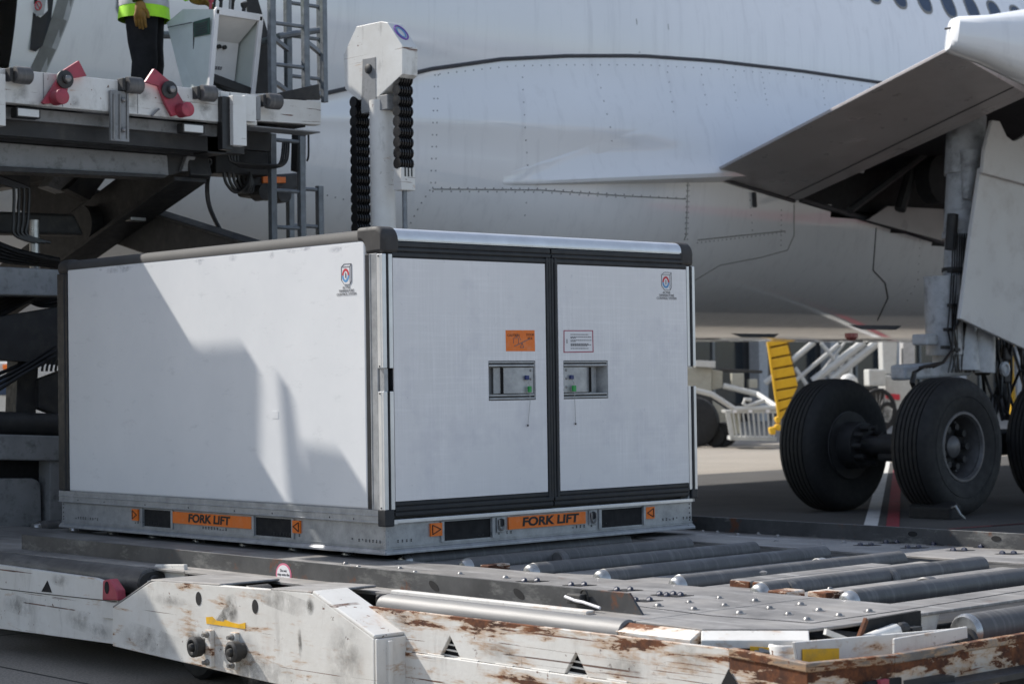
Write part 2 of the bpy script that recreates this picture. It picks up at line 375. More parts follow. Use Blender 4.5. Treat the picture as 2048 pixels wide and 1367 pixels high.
# ------------------------------------------------------------------ ground
g = MB(); g.add([(-400,-400,0),(600,-400,0),(600,600,0),(-400,600,0)], [(0,1,2,3)])
tag(obj('ground', g, M['ground']), kind='structure')
def paint(name, pts, mat, z):
    m = MB(); m.add([(p[0], p[1], z) for p in pts], [tuple(range(len(pts)))]); return tag(obj(name, m, mat), kind='structure')
paint('painted_red_zone', [(17,-5),(34,-5),(34,-.4),(17,-.4)], M['paintr'], .010)
paint('ground_shade_patch', [(3.9,.4),(40,.4),(40,12.2),(3.9,12.2)], M['ground_shade'], .004)  # dark patch painted where the aircraft's shadow falls, to deepen it
def strip(x0, y0, x1, y1, w, mat, name, z=.004):
    d = Vector((x1-x0, y1-y0)).normalized(); a = Vector((-d.y, d.x))*w/2
    return paint(name, [(x0-a.x, y0-a.y), (x1-a.x, y1-a.y), (x1+a.x, y1+a.y), (x0+a.x, y0+a.y)], mat, z)
strip(8.2, 3.38, 26, 16.6, .13, M['paintw'], 'painted_line_white', .008)
strip(8.3, 3.20, 26, 16.37, .12, M['paintr'], 'painted_line_red', .012)
for i in range(5):
    strip(9.0+i*.55, 3.1-i*.1, 14.5+i*.55, 2.2-i*.1, .05, M['paintr'], 'painted_hatch_red', .008)

# ------------------------------------------------------------------ refrigerated air cargo container
LX, LY, Z0, Z1 = 2.24, 3.18, .55, 2.17
CT = root('cargo_container', 'large white temperature controlled air cargo container standing on the roller deck', 'container', (LX/2, LY/2, Z0))
# base
PK = {0: [(284,340),(507,581)], 1: [(890,985),(1205,1288)]}
PY = sorted([tuple(sorted((U(0,0,a,1050).y, U(0,0,b,1050).y))) for a, b in PK[0]]); PX = sorted([tuple(sorted((U(1,0,a,1050).x, U(1,0,b,1050).x))) for a, b in PK[1]])
m = MB(); m.box(.012, LX-.012, .012, LY-.012, Z0+.022, .596); m.box(.012, LX-.012, .012, LY-.012, .693, .702)
for (xa, xb) in ((.012, PX[0][0]), (PX[0][1], PX[1][0]), (PX[1][1], LX-.012)):      # blocks between the fork tunnels
    for (ya, yb) in ((.012, PY[0][0]), (PY[0][1], PY[1][0]), (PY[1][1], LY-.012)): m.box(xa, xb, ya, yb, .596, .693)
base = obj('base_frame', m, M['alu'], CT)
m = MB(); m.box(.017, LX-.017, .017, LY-.017, .585, .6985); obj('tunnel_shade_block', m, M['pocket'], base)  # black block fills the fork tunnels in place of their inner shade
m = MB()
pr = [(-.006, Z0), (-.006, Z0+.012), (.012, Z0+.026), (.05, Z0+.026), (.05, Z0)]
for (a, b, ax) in ((0, LY, 'y'), (0, LX, 'x')):
    for flip in (0, 1):
        pts = []
        for (u, z) in pr:
            if ax == 'y': pts.append((u if not flip else LX-u, -.006 if 0 else 0, z))
            else: pts.append((0, u if not flip else LY-u, z))
        m.prism(pts, (0, LY, 0) if ax == 'y' else (LX, 0, 0))
obj('base_edge_lip', m, M['alu'], base, .002)
# ribs along the base sheet, set proud
for z in (.576, .586):
    m = MB(); m.box(.008, LX-.008, .008, LY-.008, z, z+.005); obj('base_rib', m, M['alu'], base)
# bottom rails
m = MB(); m.box(-.004, .05, 0.045, LY, .702, .772); m.box(-.007, .05, .05, LY, .704, .712); m.box(-.007, .05, .05, LY, .738, .746); obj('bottom_rail', m, M['alu'], CT, .003)
m = MB(); m.box(LX-.05, LX+.004, 0, LY, .702, .772); obj('bottom_rail', m, M['alu'], CT, .003)
m = MB(); m.box(.05, LX-.02, -.008, .05, .702, .722); obj('door_sill', m, M['alub'], CT, .003)
m = MB(); m.box(.03, LX-.03, LY-.05, LY+.002, .702, 2.1); obj('rear_panel', m, M['side'], CT, .003)
# core, side panels, roof
m = MB(); m.box(.05, LX-.05, .06, LY-.06, .70, 2.10); obj('insulated_core', m, M['trim'], CT)
yl, yr = 3.055, .135
m = MB(); m.box(-.003, .05, yr, yl, .772, 2.113); obj('side_panel', m, M['side'], CT, .012, seg=3)
m = MB(); m.box(LX-.05, LX+.003, .12, LY-.1, .772, 2.113); obj('side_panel', m, M['side'], CT, .01)
m = MB(); m.box(.05, LX-.05, .05, LY-.05, 2.10, 2.158); obj('roof_panel', m, M['side'], CT, .01)
# top edge rails (rounded)
def qrail(y0, y1, x, sx):
    pts = [(x+sx*.07, 2.168)]+[(x+sx*(.055-.055*math.sin(a)), 2.113+.055*math.cos(a)) for a in [i*math.pi/16 for i in range(9)]]+[(x+sx*.0, 2.108), (x+sx*.07, 2.108)]
    return pts
m = MB(); m.prism([(p[0]-.004, .16, p[1]) for p in qrail(0, 0, 0, 1)], (0, LY-.30, 0)); obj('top_edge_rail', m, M['railside'], CT, smooth=True)
m = MB(); m.prism([(p[0]+.004, .10, p[1]) for p in qrail(0, 0, LX, -1)], (0, LY-.2, 0)); obj('top_edge_rail', m, M['railside'], CT, smooth=True)
m = MB(); m.prism([(.06, p[0]-.012, p[1]) for p in qrail(0, 0, 0, 1)], (LX-.12, 0, 0)); m.box(.06, LX-.06, -.007, .02, 2.103, 2.114); obj('door_header_rail', m, M['alub'], CT, smooth=True)
# rubber corner guards
def corner(x0, x1, y0, y1, z0, z1, bv=.048):
    m = MB(); m.box(x0, x1, y0, y1, z0, z1); return obj('corner_guard', m, M['rubber'], CT, bv, True, 6)
def guard(x, sx):
    pr_ = [(-.017+.07-.07*math.sin(a), 2.106+.07*math.cos(a)) for a in [i*math.pi/12 for i in range(7)]]
    pr_ = [(.20, 2.176)]+pr_+[(-.017, 2.037), (.132, 2.037)]+[(.132+.045*(1-math.cos(a)), 2.06+.045*math.sin(a)) for a in [i*math.pi/10 for i in range(6)]]+[(.20, 2.106)]
    m = MB(); m.prism([(x, y, z) for y, z in pr_], (sx*.11, 0, 0)); return obj('corner_guard', m, M['rubber'], CT, .022, True, 4)
guard(-.010, 1); guard(LX+.010, -1)
corner(-.009, .11, LY-.16, LY+.009, 2.07, 2.176)
# black trims on the long side
m = MB(); m.box(-.006, .05, yl+.002, LY-.006, .775, 2.09); m.box(-.010, .04, yl+.03, yl+.06, .775, 2.09); obj('corner_trim', m, M['trim'], CT, .004)
m = MB(); m.box(-.006, .03, .1, .132, .772, 2.04); obj('corner_trim', m, M['trim'], CT, .003)
# aluminium corner post, long side face
m = MB(); m.box(-.006, .04, .034, .098, .772, 2.04); m.box(-.009, .03, .036, .046, .772, 2.04); m.box(-.009, .03, .088, .096, .772, 2.04); obj('corner_post', m, M['alu'], CT, .002)
# hinge profile on the corner, split at mid height
for (a, b) in ((.772, 1.356), (1.47, 2.035)):
    m = MB(); m.box(-.014, .004, .0, .030, a, b); m.box(-.014, .012, -.016, -.001, a, b); hp = obj('door_hinge', m, M['alub'], CT, .003)
    m = MB(); m.box(.014, .024, -.020, -.004, a, b); obj('hinge_seal', m, M['trim'], hp, .002)
    m = MB(); m.box(.026, .052, -.014, .0, a, b); obj('hinge_leaf', m, M['alub'], hp, .002)
    for z in (a+.01, b-.01):
        m = MB(); m.dome((-.014, .014, z), .005, .004, 8, (-1,0,0)); obj('hinge_bolt', m, M['ink'], hp)
m = MB(); m.box(-.004, .02, -.008, .028, 1.356, 1.47); obj('latch_recess', m, M['alu'], CT)
m = MB(); m.box(-.014, .045, -.018, .045, .690, .775); obj('hinge_foot', m, M['trim'], CT, .006)
m = MB(); m.box(.045, .068, -.013, .0, .700, .722); obj('hinge_foot_tab', m, M['alub'], CT, .001)
# right edge of door face
for (a, b) in ((.772, 1.356), (1.47, 2.035)):
    m = MB(); m.box(LX-.05, LX-.028, -.014, .0, a, b); hr = obj('hinge_leaf', m, M['alub'], CT, .002)
    m = MB(); m.box(LX-.026, LX-.012, -.02, .02, a, b); obj('hinge_seal', m, M['trim'], hr, .002)
    m = MB(); m.box(LX-.010, LX+.012, -.018, .03, a, b); obj('door_hinge', m, M['alub'], hr, .003)
m = MB(); m.box(LX-.04, LX+.01, -.02, .03, .722, .775); obj('hinge_foot', m, M['trim'], CT, .006)
# doors: skins at y = -.012 with black ribbed frames
XC = 1.135
def zt(x): return 2.015
for k, (x0, x1, xa, xb) in enumerate(((.054, XC-.004, .056, XC-.046), (XC+.004, LX-.052, XC+.046, LX-.054))):
    # handle recess box position
    hx0, hx1 = (U(1, -.012, 977, 760).x, U(1, -.012, 1071, 760).x) if k == 0 else (U(1, -.012, 1127, 760).x, U(1, -.012, 1216, 760).x)
    hz0, hz1 = U(1, -.012, 1025, 800).z, U(1, -.012, 1025, 721).z
    dm = MB(); dm.box(x0, hx0, -.004, .055, .735, 2.10); dm.box(hx1, x1, -.004, .055, .735, 2.10); dm.box(hx0, hx1, -.004, .055, .735, hz0); dm.box(hx0, hx1, -.004, .055, hz1, 2.10)
    door = obj('door', dm, M['trim'], CT)
    bm = bmesh.new(); bm.from_mesh(door.data); bmesh.ops.remove_doubles(bm, verts=bm.verts, dist=1e-5); bm.to_mesh(door.data); bm.free()
    tag(door, 'left door leaf with orange caution label' if k == 0 else 'right door leaf with red bordered notice')
    s = MB(); za, zb = .812, 2.016
    s.box(xa, hx0, -.0125, -.003, za, zb); s.box(hx1, xb, -.0125, -.003, za, zb)
    s.box(hx0, hx1, -.0125, -.003, za, hz0); s.box(hx0, hx1, -.0125, -.003, hz1, zb)
    # weld the four panels to one skin with the opening
    skin = obj('door_skin', s, M['door'], door)
    bm = bmesh.new(); bm.from_mesh(skin.data)
    bmesh.ops.remove_doubles(bm, verts=bm.verts, dist=1e-5)
    dead = [f for f in bm.faces if abs(f.normal.x) > .9 and (abs(f.calc_center_median().x-hx0) < 1e-4 or abs(f.calc_center_median().x-hx1) < 1e-4) and (f.calc_center_median().z > hz1+.05 or f.calc_center_median().z < hz0-.05 or max(v.co.z for v in f.verts)-min(v.co.z for v in f.verts) > 1)]
    bmesh.ops.delete(bm, geom=dead, context='FACES'); bm.to_mesh(skin.data); bm.free()
    # frame ribs top and bottom
    for (z, h) in ((2.022, .022), (2.049, .018), (2.072, .026)):
        m = MB(); m.box(x0, x1, -.016 if h < .02 else -.012, .0, z, z+h); obj('frame_rib', m, M['trim'], door, .004)
    for (z, h) in ((.738, .02), (.762, .022), (.788, .02)):
        m = MB(); m.box(x0 if k else x0, x1, -.016 if h > .021 else -.012, .0, z, z+h); obj('frame_rib', m, M['trim'], door, .004)
    for j in range(2):
        w = .018; xs = (xb+.006+j*.021) if k == 0 else (xa-.006-w-j*.021)
        m = MB(); m.box(xs, xs+w, -.016+.003*j, .0, .775, 2.05); obj('frame_rib', m, M['trim'], door, .004)
    # pull handle recess
    hb = MB(); hb.box(hx0, hx1, .050, .054, hz0, hz1)
    hb.add([(hx0,-.0125,hz0),(hx0,-.0125,hz1),(hx0+.03,.05,hz1),(hx0+.03,.05,hz0)], [(0,1,2,3)])
    hb.add([(hx1,-.0125,hz0),(hx1,-.0125,hz1),(hx1-.03,.05,hz1),(hx1-.03,.05,hz0)], [(0,1,2,3)])
    hb.add([(hx0,-.0125,hz0),(hx1,-.0125,hz0),(hx1,.05,hz0),(hx0,.05,hz0)], [(0,1,2,3)])
    hb.add([(hx0,-.0125,hz1),(hx1,-.0125,hz1),(hx1,.05,hz1),(hx0,.05,hz1)], [(0,1,2,3)])
    rec = obj('handle_recess', hb, M['alu'], door)
    for z in (hz0+.004, hz1-.030):
        m = MB(); m.box(hx0+.004, hx1-.004, -.012, .014, z, z+.010); m.box(hx0+.004, hx1-.004, -.010, .012, z+.018, z+.027); obj('recess_bar', m, M['alu'], rec, .002)
        m = MB(); m.box(hx0+.004, hx1-.004, -.004, .016, z+.0095, z+.0185); obj('recess_slot', m, M['trim'], rec)
    # curved pull handle
    n = 14; a0, a1 = (hx0+.07, hx1-.012) if k == 0 else (hx0+.008, hx1-.07)
    pts = []
    for i in range(n+1):
        u = i/n; x = a0+(a1-a0)*u; uu = u if k == 0 else 1-u
        y = .028-.034*math.sin(min(1, uu*1.9)*math.pi/2)
        pts.append((x, y))
    if k: pts = pts
    ring = [(x, y) for x, y in pts]+[(x, y+.006) for x, y in pts[::-1]]
    m = MB(); m.prism([(x, y, hz0+.036) for x, y in ring], (0, 0, hz1-hz0-.072)); hd = obj('pull_handle', m, M['alu'], rec, smooth=True)
    sx = a0+.035 if k == 0 else a1-.055
    m = MB(); m.box(sx, sx+.0025, -.0085, .03, hz0+.036, hz1-.036); obj('handle_gap', m, M['ink'], rec)
    bx = a1-.018 if k == 0 else a0+.018
    for j in range(3):
        m = MB(); m.dome((bx, -.007, hz0+.065+j*.045), .007, .004, 10, (0,-1,0)); obj('handle_screw', m, M['bolt'], rec, smooth=True)
    # security seal
    sx = a1-.052 if k == 0 else a0+.05
    sr = root('security_seal', 'green and blue plastic security seal with wire tail on the left door handle' if k == 0 else 'green and blue plastic security seal with wire tail on the right door handle', 'seal', (sx, -.02, hz0+.05), 'security seals on the door handles')
    m = MB(); m.box(sx-.012, sx+.012, -.022, -.008, hz0+.106, hz0+.128); obj('lock_body', m, M['navy'], sr, .003)
    m = MB(); m.box(sx-.002 if k else sx+.002, sx+.020, -.030, -.016, hz0+.040, hz0+.072); obj('seal_tag', m, M['green'], sr, .002)
    m = MB(); gx = sx+.010
    m.tube([(sx, -.018, hz0+.108), (sx+.002, -.026, hz0+.09), (gx, -.026, hz0+.07), (gx, -.026, hz0+.04), (gx, -.026, hz0-.01), (gx+(-.012 if k == 0 else .010), -.02, hz0-.13)], .0016, 6); obj('seal_wire', m, M['wire'], sr)
    m = MB(); m.box(gx+(-.012 if k == 0 else .010)-.003, gx+(-.012 if k == 0 else .010)+.003, -.023, -.017, hz0-.138, hz0-.128); obj('wire_end', m, M['ink'], sr)
# --- stickers on the doors
YD = -.0128
def quad_sheet(name, ax, val, px, mat, parent, t=.0008):
    P = [U(ax, val, *p) for p in px]; e = Vector((0, 0, 0)); e[ax] = -t
    m = MB(); m.prism(P, e); return obj(name, m, mat, parent)
st = quad_sheet('caution_sticker', 1, YD, [(1011,660),(1069,660),(1070,702),(1012,702)], M['orange'], CT)
c0 = U(1, YD-.0012, 1012, 661); c1 = U(1, YD-.0012, 1069, 702); w = c1.x-c0.x; h = c0.z-c1.z
text('caution_text', 'CAUTION', .019, (c0.x+.052, YD-.001, c0.z-.024), (1,0,0), (0,0,1), M['ink'], st)
text('door_text', 'DOOR\nSIDE', .019, (c1.x-.030, YD-.001, c0.z-.03), (1,0,0), (0,0,1), M['ink'], st)
def line(name, pts, r, mat, parent):
    m = MB()
    for a, b in zip(pts, pts[1:]): m.tube([a, b], r, 4)
    return obj(name, m, mat, parent)
def sp(u, v): return (c0.x+u*w, YD-.0012, c0.z-v*h)
line('balance_diagram', [sp(.28,.76), sp(.84,.38)], .0022, M['inkgrey'], st)
line('balance_diagram', [sp(.56,.58), sp(.5,.82), sp(.62,.82), sp(.56,.58)], .0016, M['inkgrey'], st)
line('balance_diagram', [sp(.26,.62), sp(.26,.36), sp(.44,.36), sp(.44,.62)], .0014, M['inkgrey'], st)
line('balance_diagram', [sp(.40,.12), sp(.52,.45)], .0012, M['inkgrey'], st)
line('balance_diagram', [sp(.30,.3), sp(.40,.3), sp(.35,.2)], .0012, M['inkgrey'], st)
st = quad_sheet('notice_border', 1, YD, [(1127,660),(1186,660),(1187,704),(1127,705)], M['maroon'], CT)
quad_sheet('notice_sheet', 1, YD-.0009, [(1129,662),(1184,662),(1185,702),(1129,703)], M['paper'], st)
n0 = U(1, YD-.002, 1141, 664); n1 = U(1, YD-.002, 1183, 702)
for i, (fr, ln) in enumerate(((.07,.85),(.2,1),(.255,.25),(.37,1),(.43,.25),(.56,.85),(.61,1),(.66,.8),(.80,.85))):
    z = n0.z-(n0.z-n1.z)*(fr+.05); m = MB()
    x = n0.x; xe = n0.x+(n1.x-n0.x)*ln
    while x < xe-.004:
        ww = random.uniform(.006, .016); m.box(x, min(x+ww, xe), YD-.0024, YD-.0018, z-.0022, z+.0022); x += ww+.0035
    obj('notice_text_line', m, M['inkgrey'], st)
m = MB(); q = U(1, YD-.002, 1134, 682); m.box(q.x-.003, q.x+.003, YD-.0024, YD-.0018, q.z-.011, q.z+.011); obj('notice_icon', m, M['inkgrey'], st)
# --- temperature control logo (side face and right door)
def logo(o, xd, sgn, s, parent):
    """o: centre of the pictogram, xd: right on the face, s: half height."""
    xd = Vector(xd); zd = Vector((0,0,1)); nn = zd.cross(xd)*-1
    P = lambda u, v, d=.001: Vector(o)+xd*(u*s)+zd*(v*s)+nn*d
    bx = MB(); bx.prism([P(-.8,.85,.0), P(-.3,1.15,.0), P(.95,1.15,.0), P(.95,-.75,.0), P(.7,-1.05,.0), P(-.3,-1.05,.0), P(-.8,-.55,.0)], nn*.0005)
    b = obj('temperature_logo', bx, M['paper'], parent)
    for seg in ([(-.8,.85),(-.3,1.15),(.95,1.15),(.95,-.75),(.7,-1.05),(-.3,-1.05),(-.8,-.55),(-.8,.85)], [(-.8,.85),(.7,.85),(.7,-1.05)], [(.7,.85),(.95,1.15)]):
        line('logo_outline', [P(u, v, .0012) for u, v in seg], .0014, M['inkgrey'], b)
    for (a0, a1, mt, nm) in ((0, 180, 'red', 'logo_red_arc'), (180, 360, 'blue', 'logo_blue_arc')):
        r = MB(); n = 16
        out = [P(-.05+.62*math.cos(math.radians(a0+(a1-a0)*i/n)), -.08+.74*math.sin(math.radians(a0+(a1-a0)*i/n)), .001) for i in range(n+1)]
        inn = [P(-.05+.36*math.cos(math.radians(a0+(a1-a0)*i/n)), -.08+.48*math.sin(math.radians(a0+(a1-a0)*i/n)), .001) for i in range(n+1)]
        r.add(out+inn, [(i, i+1, n+2+i, n+1+i) for i in range(n)]); obj(nm, r, M[mt], b)
    line('logo_thermometer', [P(-.05,.2,.0012), P(-.05,-.35,.0012)], .0035*s/.065, M['inkgrey'], b)
    for i, tx in enumerate(('ACTIVE', 'TEMPERATURE', 'CONTROL SYSTEM')):
        text('logo_text', tx, .019, P(.05, -1.38-.36*i, .001), xd, zd, M['inkgrey'], b, ext=.0003)
logo(U(0, -.0035, 692, 549), (0,-1,0), 1, .047, CT)
logo(U(1, YD-.0002, 1332, 563), (1,0,0), 1, .045, CT)
# --- base details: fork pockets, labels, arrows, rings, rivets
def base_face(ax, px_pock, px_lab, px_arr, val):
    for (a, b) in px_pock:
        A = U(ax, val, a, 1050); B = U(ax, val, b, 1050)
        u0, u1 = (min(A.y, B.y), max(A.y, B.y)) if ax == 0 else (min(A.x, B.x), max(A.x, B.x))
        for (q0, q1) in ((u0-.022, u0-.002), (u1+.002, u1+.022)):
            fr = MB()
            if ax == 0: fr.box(.002, .012, q0, q1, .592, .698)
            else: fr.box(q0, q1, .002, .012, .592, .698)
            obj('pocket_frame', fr, M['alu'], base, .001)
    A = U(ax, val, px_lab[0], 1050); B = U(ax, val, px_lab[1], 1050); m = MB(); mid = (A+B)/2
    if ax == 0: m.box(.001, .012, min(A.y, B.y), max(A.y, B.y), .628, .692)
    else: m.box(min(A.x, B.x), max(A.x, B.x), .001, .012, .628, .692)
    lb = obj('fork_lift_label', m, M['orange'], base)
    if ax == 0: text('fork_lift_text', 'FORK LIFT', .062, (.0, mid.y+.02, .660), (0,-1,.0), (0,-.12,1), M['ink'], lb, sx=1.42, bold=.0022)
    else: text('fork_lift_text', 'FORK LIFT', .062, (mid.x+.02, .0, .660), (1,0,0), (.12,0,1), M['ink'], lb, sx=1.42, bold=.0022)
    for (a, b, dr) in px_arr:
        A = U(ax, val, a, 1050); B = U(ax, val, b, 1050); m = MB()
        if ax == 0: m.box(.001, .012, min(A.y, B.y), max(A.y, B.y), .625, .690)
        else: m.box(min(A.x, B.x), max(A.x, B.x), .001, .012, .625, .690)
        ob = obj('arrow_label', m, M['orange'], base)
        c = (A+B)/2; s = Vector((0,-1,0)) if ax == 0 else Vector((1,0,0)); hw = (B-A).length/2*.72
        c.z = .658; c[ax] = -.0004; 
        line('arrow_outline', [c-s*hw*dr+Vector((0,0,.024)), c+s*hw*dr, c-s*hw*dr-Vector((0,0,.024)), c-s*hw*dr+Vector((0,0,.024))], .0026, M['ink'], ob)
base_face(0, [(284,340),(507,581)], (345,502), [(263,275,1),(584,599,-1)], .0)
base_face(1, [(890,985),(1205,1288)], (1018,1172), [(862,885,1),(1293,1310,-1)], .0)
for x in (1003, 1187):
    A = U(1, 0, x, 1050); m = MB(); m.box(A.x-.028, A.x+.028, .002, .012, .618, .694); pl = obj('tie_down_plate', m, M['alu'], base, .002)
    m = MB(); m.disc((A.x, .0015, .668), (0,1,0), .022, .004, 16); obj('tie_down_cup', m, M['trim'], pl)
    m = MB(); m.tube([(A.x-.018, -.004, .684)]+[(A.x+.019*math.cos(t), -.006, .655+.026*math.sin(t)) for t in [math.pi+i*math.pi/8 for i in range(9)]]+[(A.x+.018, -.004, .684)], .005, 6); obj('tie_down_ring', m, M['bolt'], pl, smooth=True)
rv = MB()
for ax, run in ((0, LY), (1, LX)):
    k = 0; u = .03
    while u < run:
        for z in (.588, .596):
            if math.sin(u*9.3+ax) > .35 and random.random() < .8:
                p = (.010, u, z+.022) if ax == 0 else (u, .010, z+.022); rv.dome(p, .0035, .0045, 6, (-1,0,0) if ax == 0 else (0,-1,0))
        u += .028
for z in (.60,.615,.64,.668,.69):
    rv.dome((.012,.022,z), .005, .004, 6, (-1,0,0)); rv.dome((.022,.012,z), .005, .004, 6, (0,-1,0)); rv.dome((LX-.03,.012,z), .005, .004, 6, (0,-1,0)); rv.dome((.012,LY-.03,z), .005, .004, 6, (-1,0,0))
for u in (.25,.45,.95,1.3,1.75,2.2,2.65,2.95): rv.dome((-.004, u, .72), .005, .003, 6, (-1,0,0))
tag(obj('base_rivet_row', rv, M['railside'], base), kind='stuff')
m = MB(); m.box(.0085, .0125, .006, .032, .575, .70); m.box(.006, .032, .0085, .0125, .575, .70); obj('base_corner_plate', m, M['alu'], base, .001)
m = MB(); q = U(0, -.0035, 551, 829); m.box(-.0042, -.003, q.y-.028, q.y+.028, q.z-.02, q.z+.02); obj('small_white_plate', m, M['side'], CT, .0004)
random.seed(21)
for k in range(14):      # scuffs along the top edge of the long side
    y = random.uniform(.3, 3.0); z = random.uniform(2.075, 2.10)
    stain(0, -.0036, (0, y, z), random.uniform(.02,.09), random.uniform(.006,.02), 'scuff', CT, random.uniform(-.3,.3))
# ------------------------------------------------------------------ cargo transporter under the container
TR = root('cargo_transporter', 'white low cargo transporter with roller deck and rusty bumpers, carrying the container', 'transporter', (.8, 0, 0))
DZ = .52
fr = MB(); fr.box(-.90, 2.62, -3.1, 4.3, .30, .40); fr.box(-.80, 2.5, -2.9, 4.2, .14, .30); frame = obj('chassis', fr, M['ldark'], TR)
NRX0, NRX1 = .17, 1.77
ry = [-2.72+.465*i for i in range(15)]
# deck plates: two side strips with a notched inner edge at the rollers
def deck_strip(x0, x1, y0, y1, inner, name='deck_plate'):
    m = MB(); m.box(x0, x1, y0, y1, DZ-.012, DZ); return obj(name, m, M['deck'], TR, .002)
deck_strip(-.94, .10, -2.62, .35, 1); deck_strip(-.94, .10, .356, 4.3, 1)
deck_strip(1.84, 2.62, -2.62, 1.0, 0); deck_strip(1.84, 2.62, 1.006, 4.3, 0)
# plates between rollers
bolts = MB()
for i, y in enumerate(ry[:-1]):
    ya, yb = y+.062, y+.465-.062
    x0 = .106 if i not in (2,) else .30
    m = MB(); m.box(.106, 1.834, ya, yb, DZ-.034, DZ-.022)
    obj('deck_bay_plate', m, M['deck'], TR, .003)
m = MB(); m.box(.1, 1.84, -3.1, 4.3, .405, .43); obj('roller_bay_floor', m, M['ldark'], TR)
# rollers
m = MB(); m.lathe((NRX0, 0, DZ-.018), (1,0,0), [(0,.020),(.004,.036),(.02,.044),(.022,.048),(NRX1-NRX0-.02,.048),(NRX1-NRX0,.03)], 28)
r0 = obj('deck_roller', m, M['roller'], TR, smooth=True)
m = MB(); m.lathe((NRX0-.020, 0, DZ-.020), (1,0,0), [(0,.020),(.004,.034),(.012,.041),(.026,.0455),(.042,.0475),(.046,.0475)], 24); c0_ = obj('roller_cap', m, M['cap'], r0, smooth=True)
for i, y in enumerate(ry):
    r = r0 if i == 0 else inst(r0, (0, y-ry[0], 0), TR)
    if i == 0: r0.location.y = y
    else:
        r.location.y = y; c = c0_.copy(); COL.objects.link(c); c.parent = r
# front corner apron plate (same level) with its seam
F = [(-.94,-2.626),(-.96,-2.97),(-.72,-3.245),(-.55,-3.262),(2.4,-3.262),(2.62,-3.0),(2.62,-2.626),(1.84,-2.626),(1.84,-2.98),(.10,-2.98),(.10,-2.626)]
m = MB(); m.prism([(x,y,DZ-.012) for x,y in F], (0,0,.012)); obj('front_deck_plate', m, M['deck'], TR, .003)
sm = MB()
S = [UZ(DZ+.0006, p)[0] for p in ((1180,1199),(1420,1230),(1625,1245),(1800,1220),(2048,1180))]
for a, b in zip(S, S[1:]): sm.bar(a, b, .005, .002)
obj('deck_seam', sm, M['trim'], TR)
# sloping / vertical skirts below the front deck edge
E1 = [(-.965,-2.60),(-.97,-2.975),(-.725,-3.255),(-.55,-3.268)]
sk = [('w4', E1[0], E1[1]), ('w1', E1[1], E1[2])]
for mt, a, b in sk:
    d = Vector((b[0]-a[0], b[1]-a[1], 0)).normalized(); nrm = Vector((d.y, -d.x, 0))*-1
    if nrm.x > 0: nrm = -nrm
    A = Vector((a[0], a[1], DZ-.003)); B = Vector((b[0], b[1], DZ-.003)); o1 = nrm*.055+Vector((0,0,-.028)); o2 = nrm*.055+Vector((0,0,-.056))
    m = MB(); m.add([A, B, B+o1, A+o1, B+o2, A+o2, B-nrm*.02+Vector((0,0,-.056)), A-nrm*.02+Vector((0,0,-.056))], [(0,1,2,3),(3,2,4,5),(5,4,6,7),(7,6,1,0),(0,3,5,7),(1,2,4,6)]); obj('deck_skirt', m, M[mt], TR, .003)
# dome bolts on the deck, from their places in the photograph
bp = [(691,1124),(717,1131),(800,1133),(830,1141),(920,1144),(1011,1152),(988,1125),(1045,1128),(1275,1154)]
bp += [(1300+x*.3652, 950+y*.3652) for x, y in [(380,662),(215,685),(575,678),(45,705),(408,702),(240,723),(655,718),(825,698),(490,745),(757,750),(925,730),(860,780),(1035,757),(1200,735),(820,600),(985,585),(1025,603),(1190,590),(1735,517),(1865,505),(1930,520),(480,320),(595,313),(700,328),(690,352),(920,330),(945,370),(1180,345),(1060,360),(290,300),(370,305)]]
bm_ = MB(); bm_.lathe((0,0,0), (0,0,1), [(0,.025),(.002,.025),(.003,.015),(.009,.0125),(.013,.007),(.014,.001)], 10)
b0 = obj('dome_bolt', bm_, M['bolt'], TR, smooth=True)
for i, p in enumerate(bp):
    q = U(2, DZ+.008, *p); o = b0 if i == 0 else inst(b0, (0,0,0), TR)
    o.scale = [random.uniform(.72,.98)]*3; o.location = (q.x, q.y, DZ+(.012 if 0 else -.022 if .11 < q.x < 1.83 and q.y > -2.95 else .0))
# swivel caster pairs in diamond cut-outs
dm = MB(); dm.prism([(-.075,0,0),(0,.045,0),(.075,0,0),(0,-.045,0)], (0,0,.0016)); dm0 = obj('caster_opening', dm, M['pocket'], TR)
wm = MB(); wm.lathe((-.036,0,-.010), (1,0,0), [(-.014,.008),(-.012,.022),(0,.028),(.012,.022),(.014,.008)], 14); wm.lathe((.020,0,-.010), (1,0,0), [(-.014,.008),(-.012,.022),(0,.028),(.012,.022),(.014,.008)], 14); w0_ = obj('caster_wheel_pair', wm, M['caster'], dm0, smooth=True)
cp = [(1065,1162),(1159,1170),(1251,1180),(1337,1189),(1289,1201)]+[(1300+x*.3652, 950+y*.3652) for x, y in [(140,660),(1330,370),(1190,383),(1450,397),(1590,380),(1700,412),(1850,395),(1970,430)]]
for i, p in enumerate(cp):
    q = U(2, DZ, *p); o = dm0 if i == 0 else inst(dm0, (0,0,0), TR); o.location = (q.x, q.y, DZ+.0008); o.rotation_euler = (0, 0, math.radians(-42))
    if i:
        w = w0_.copy(); COL.objects.link(w); w.parent = o
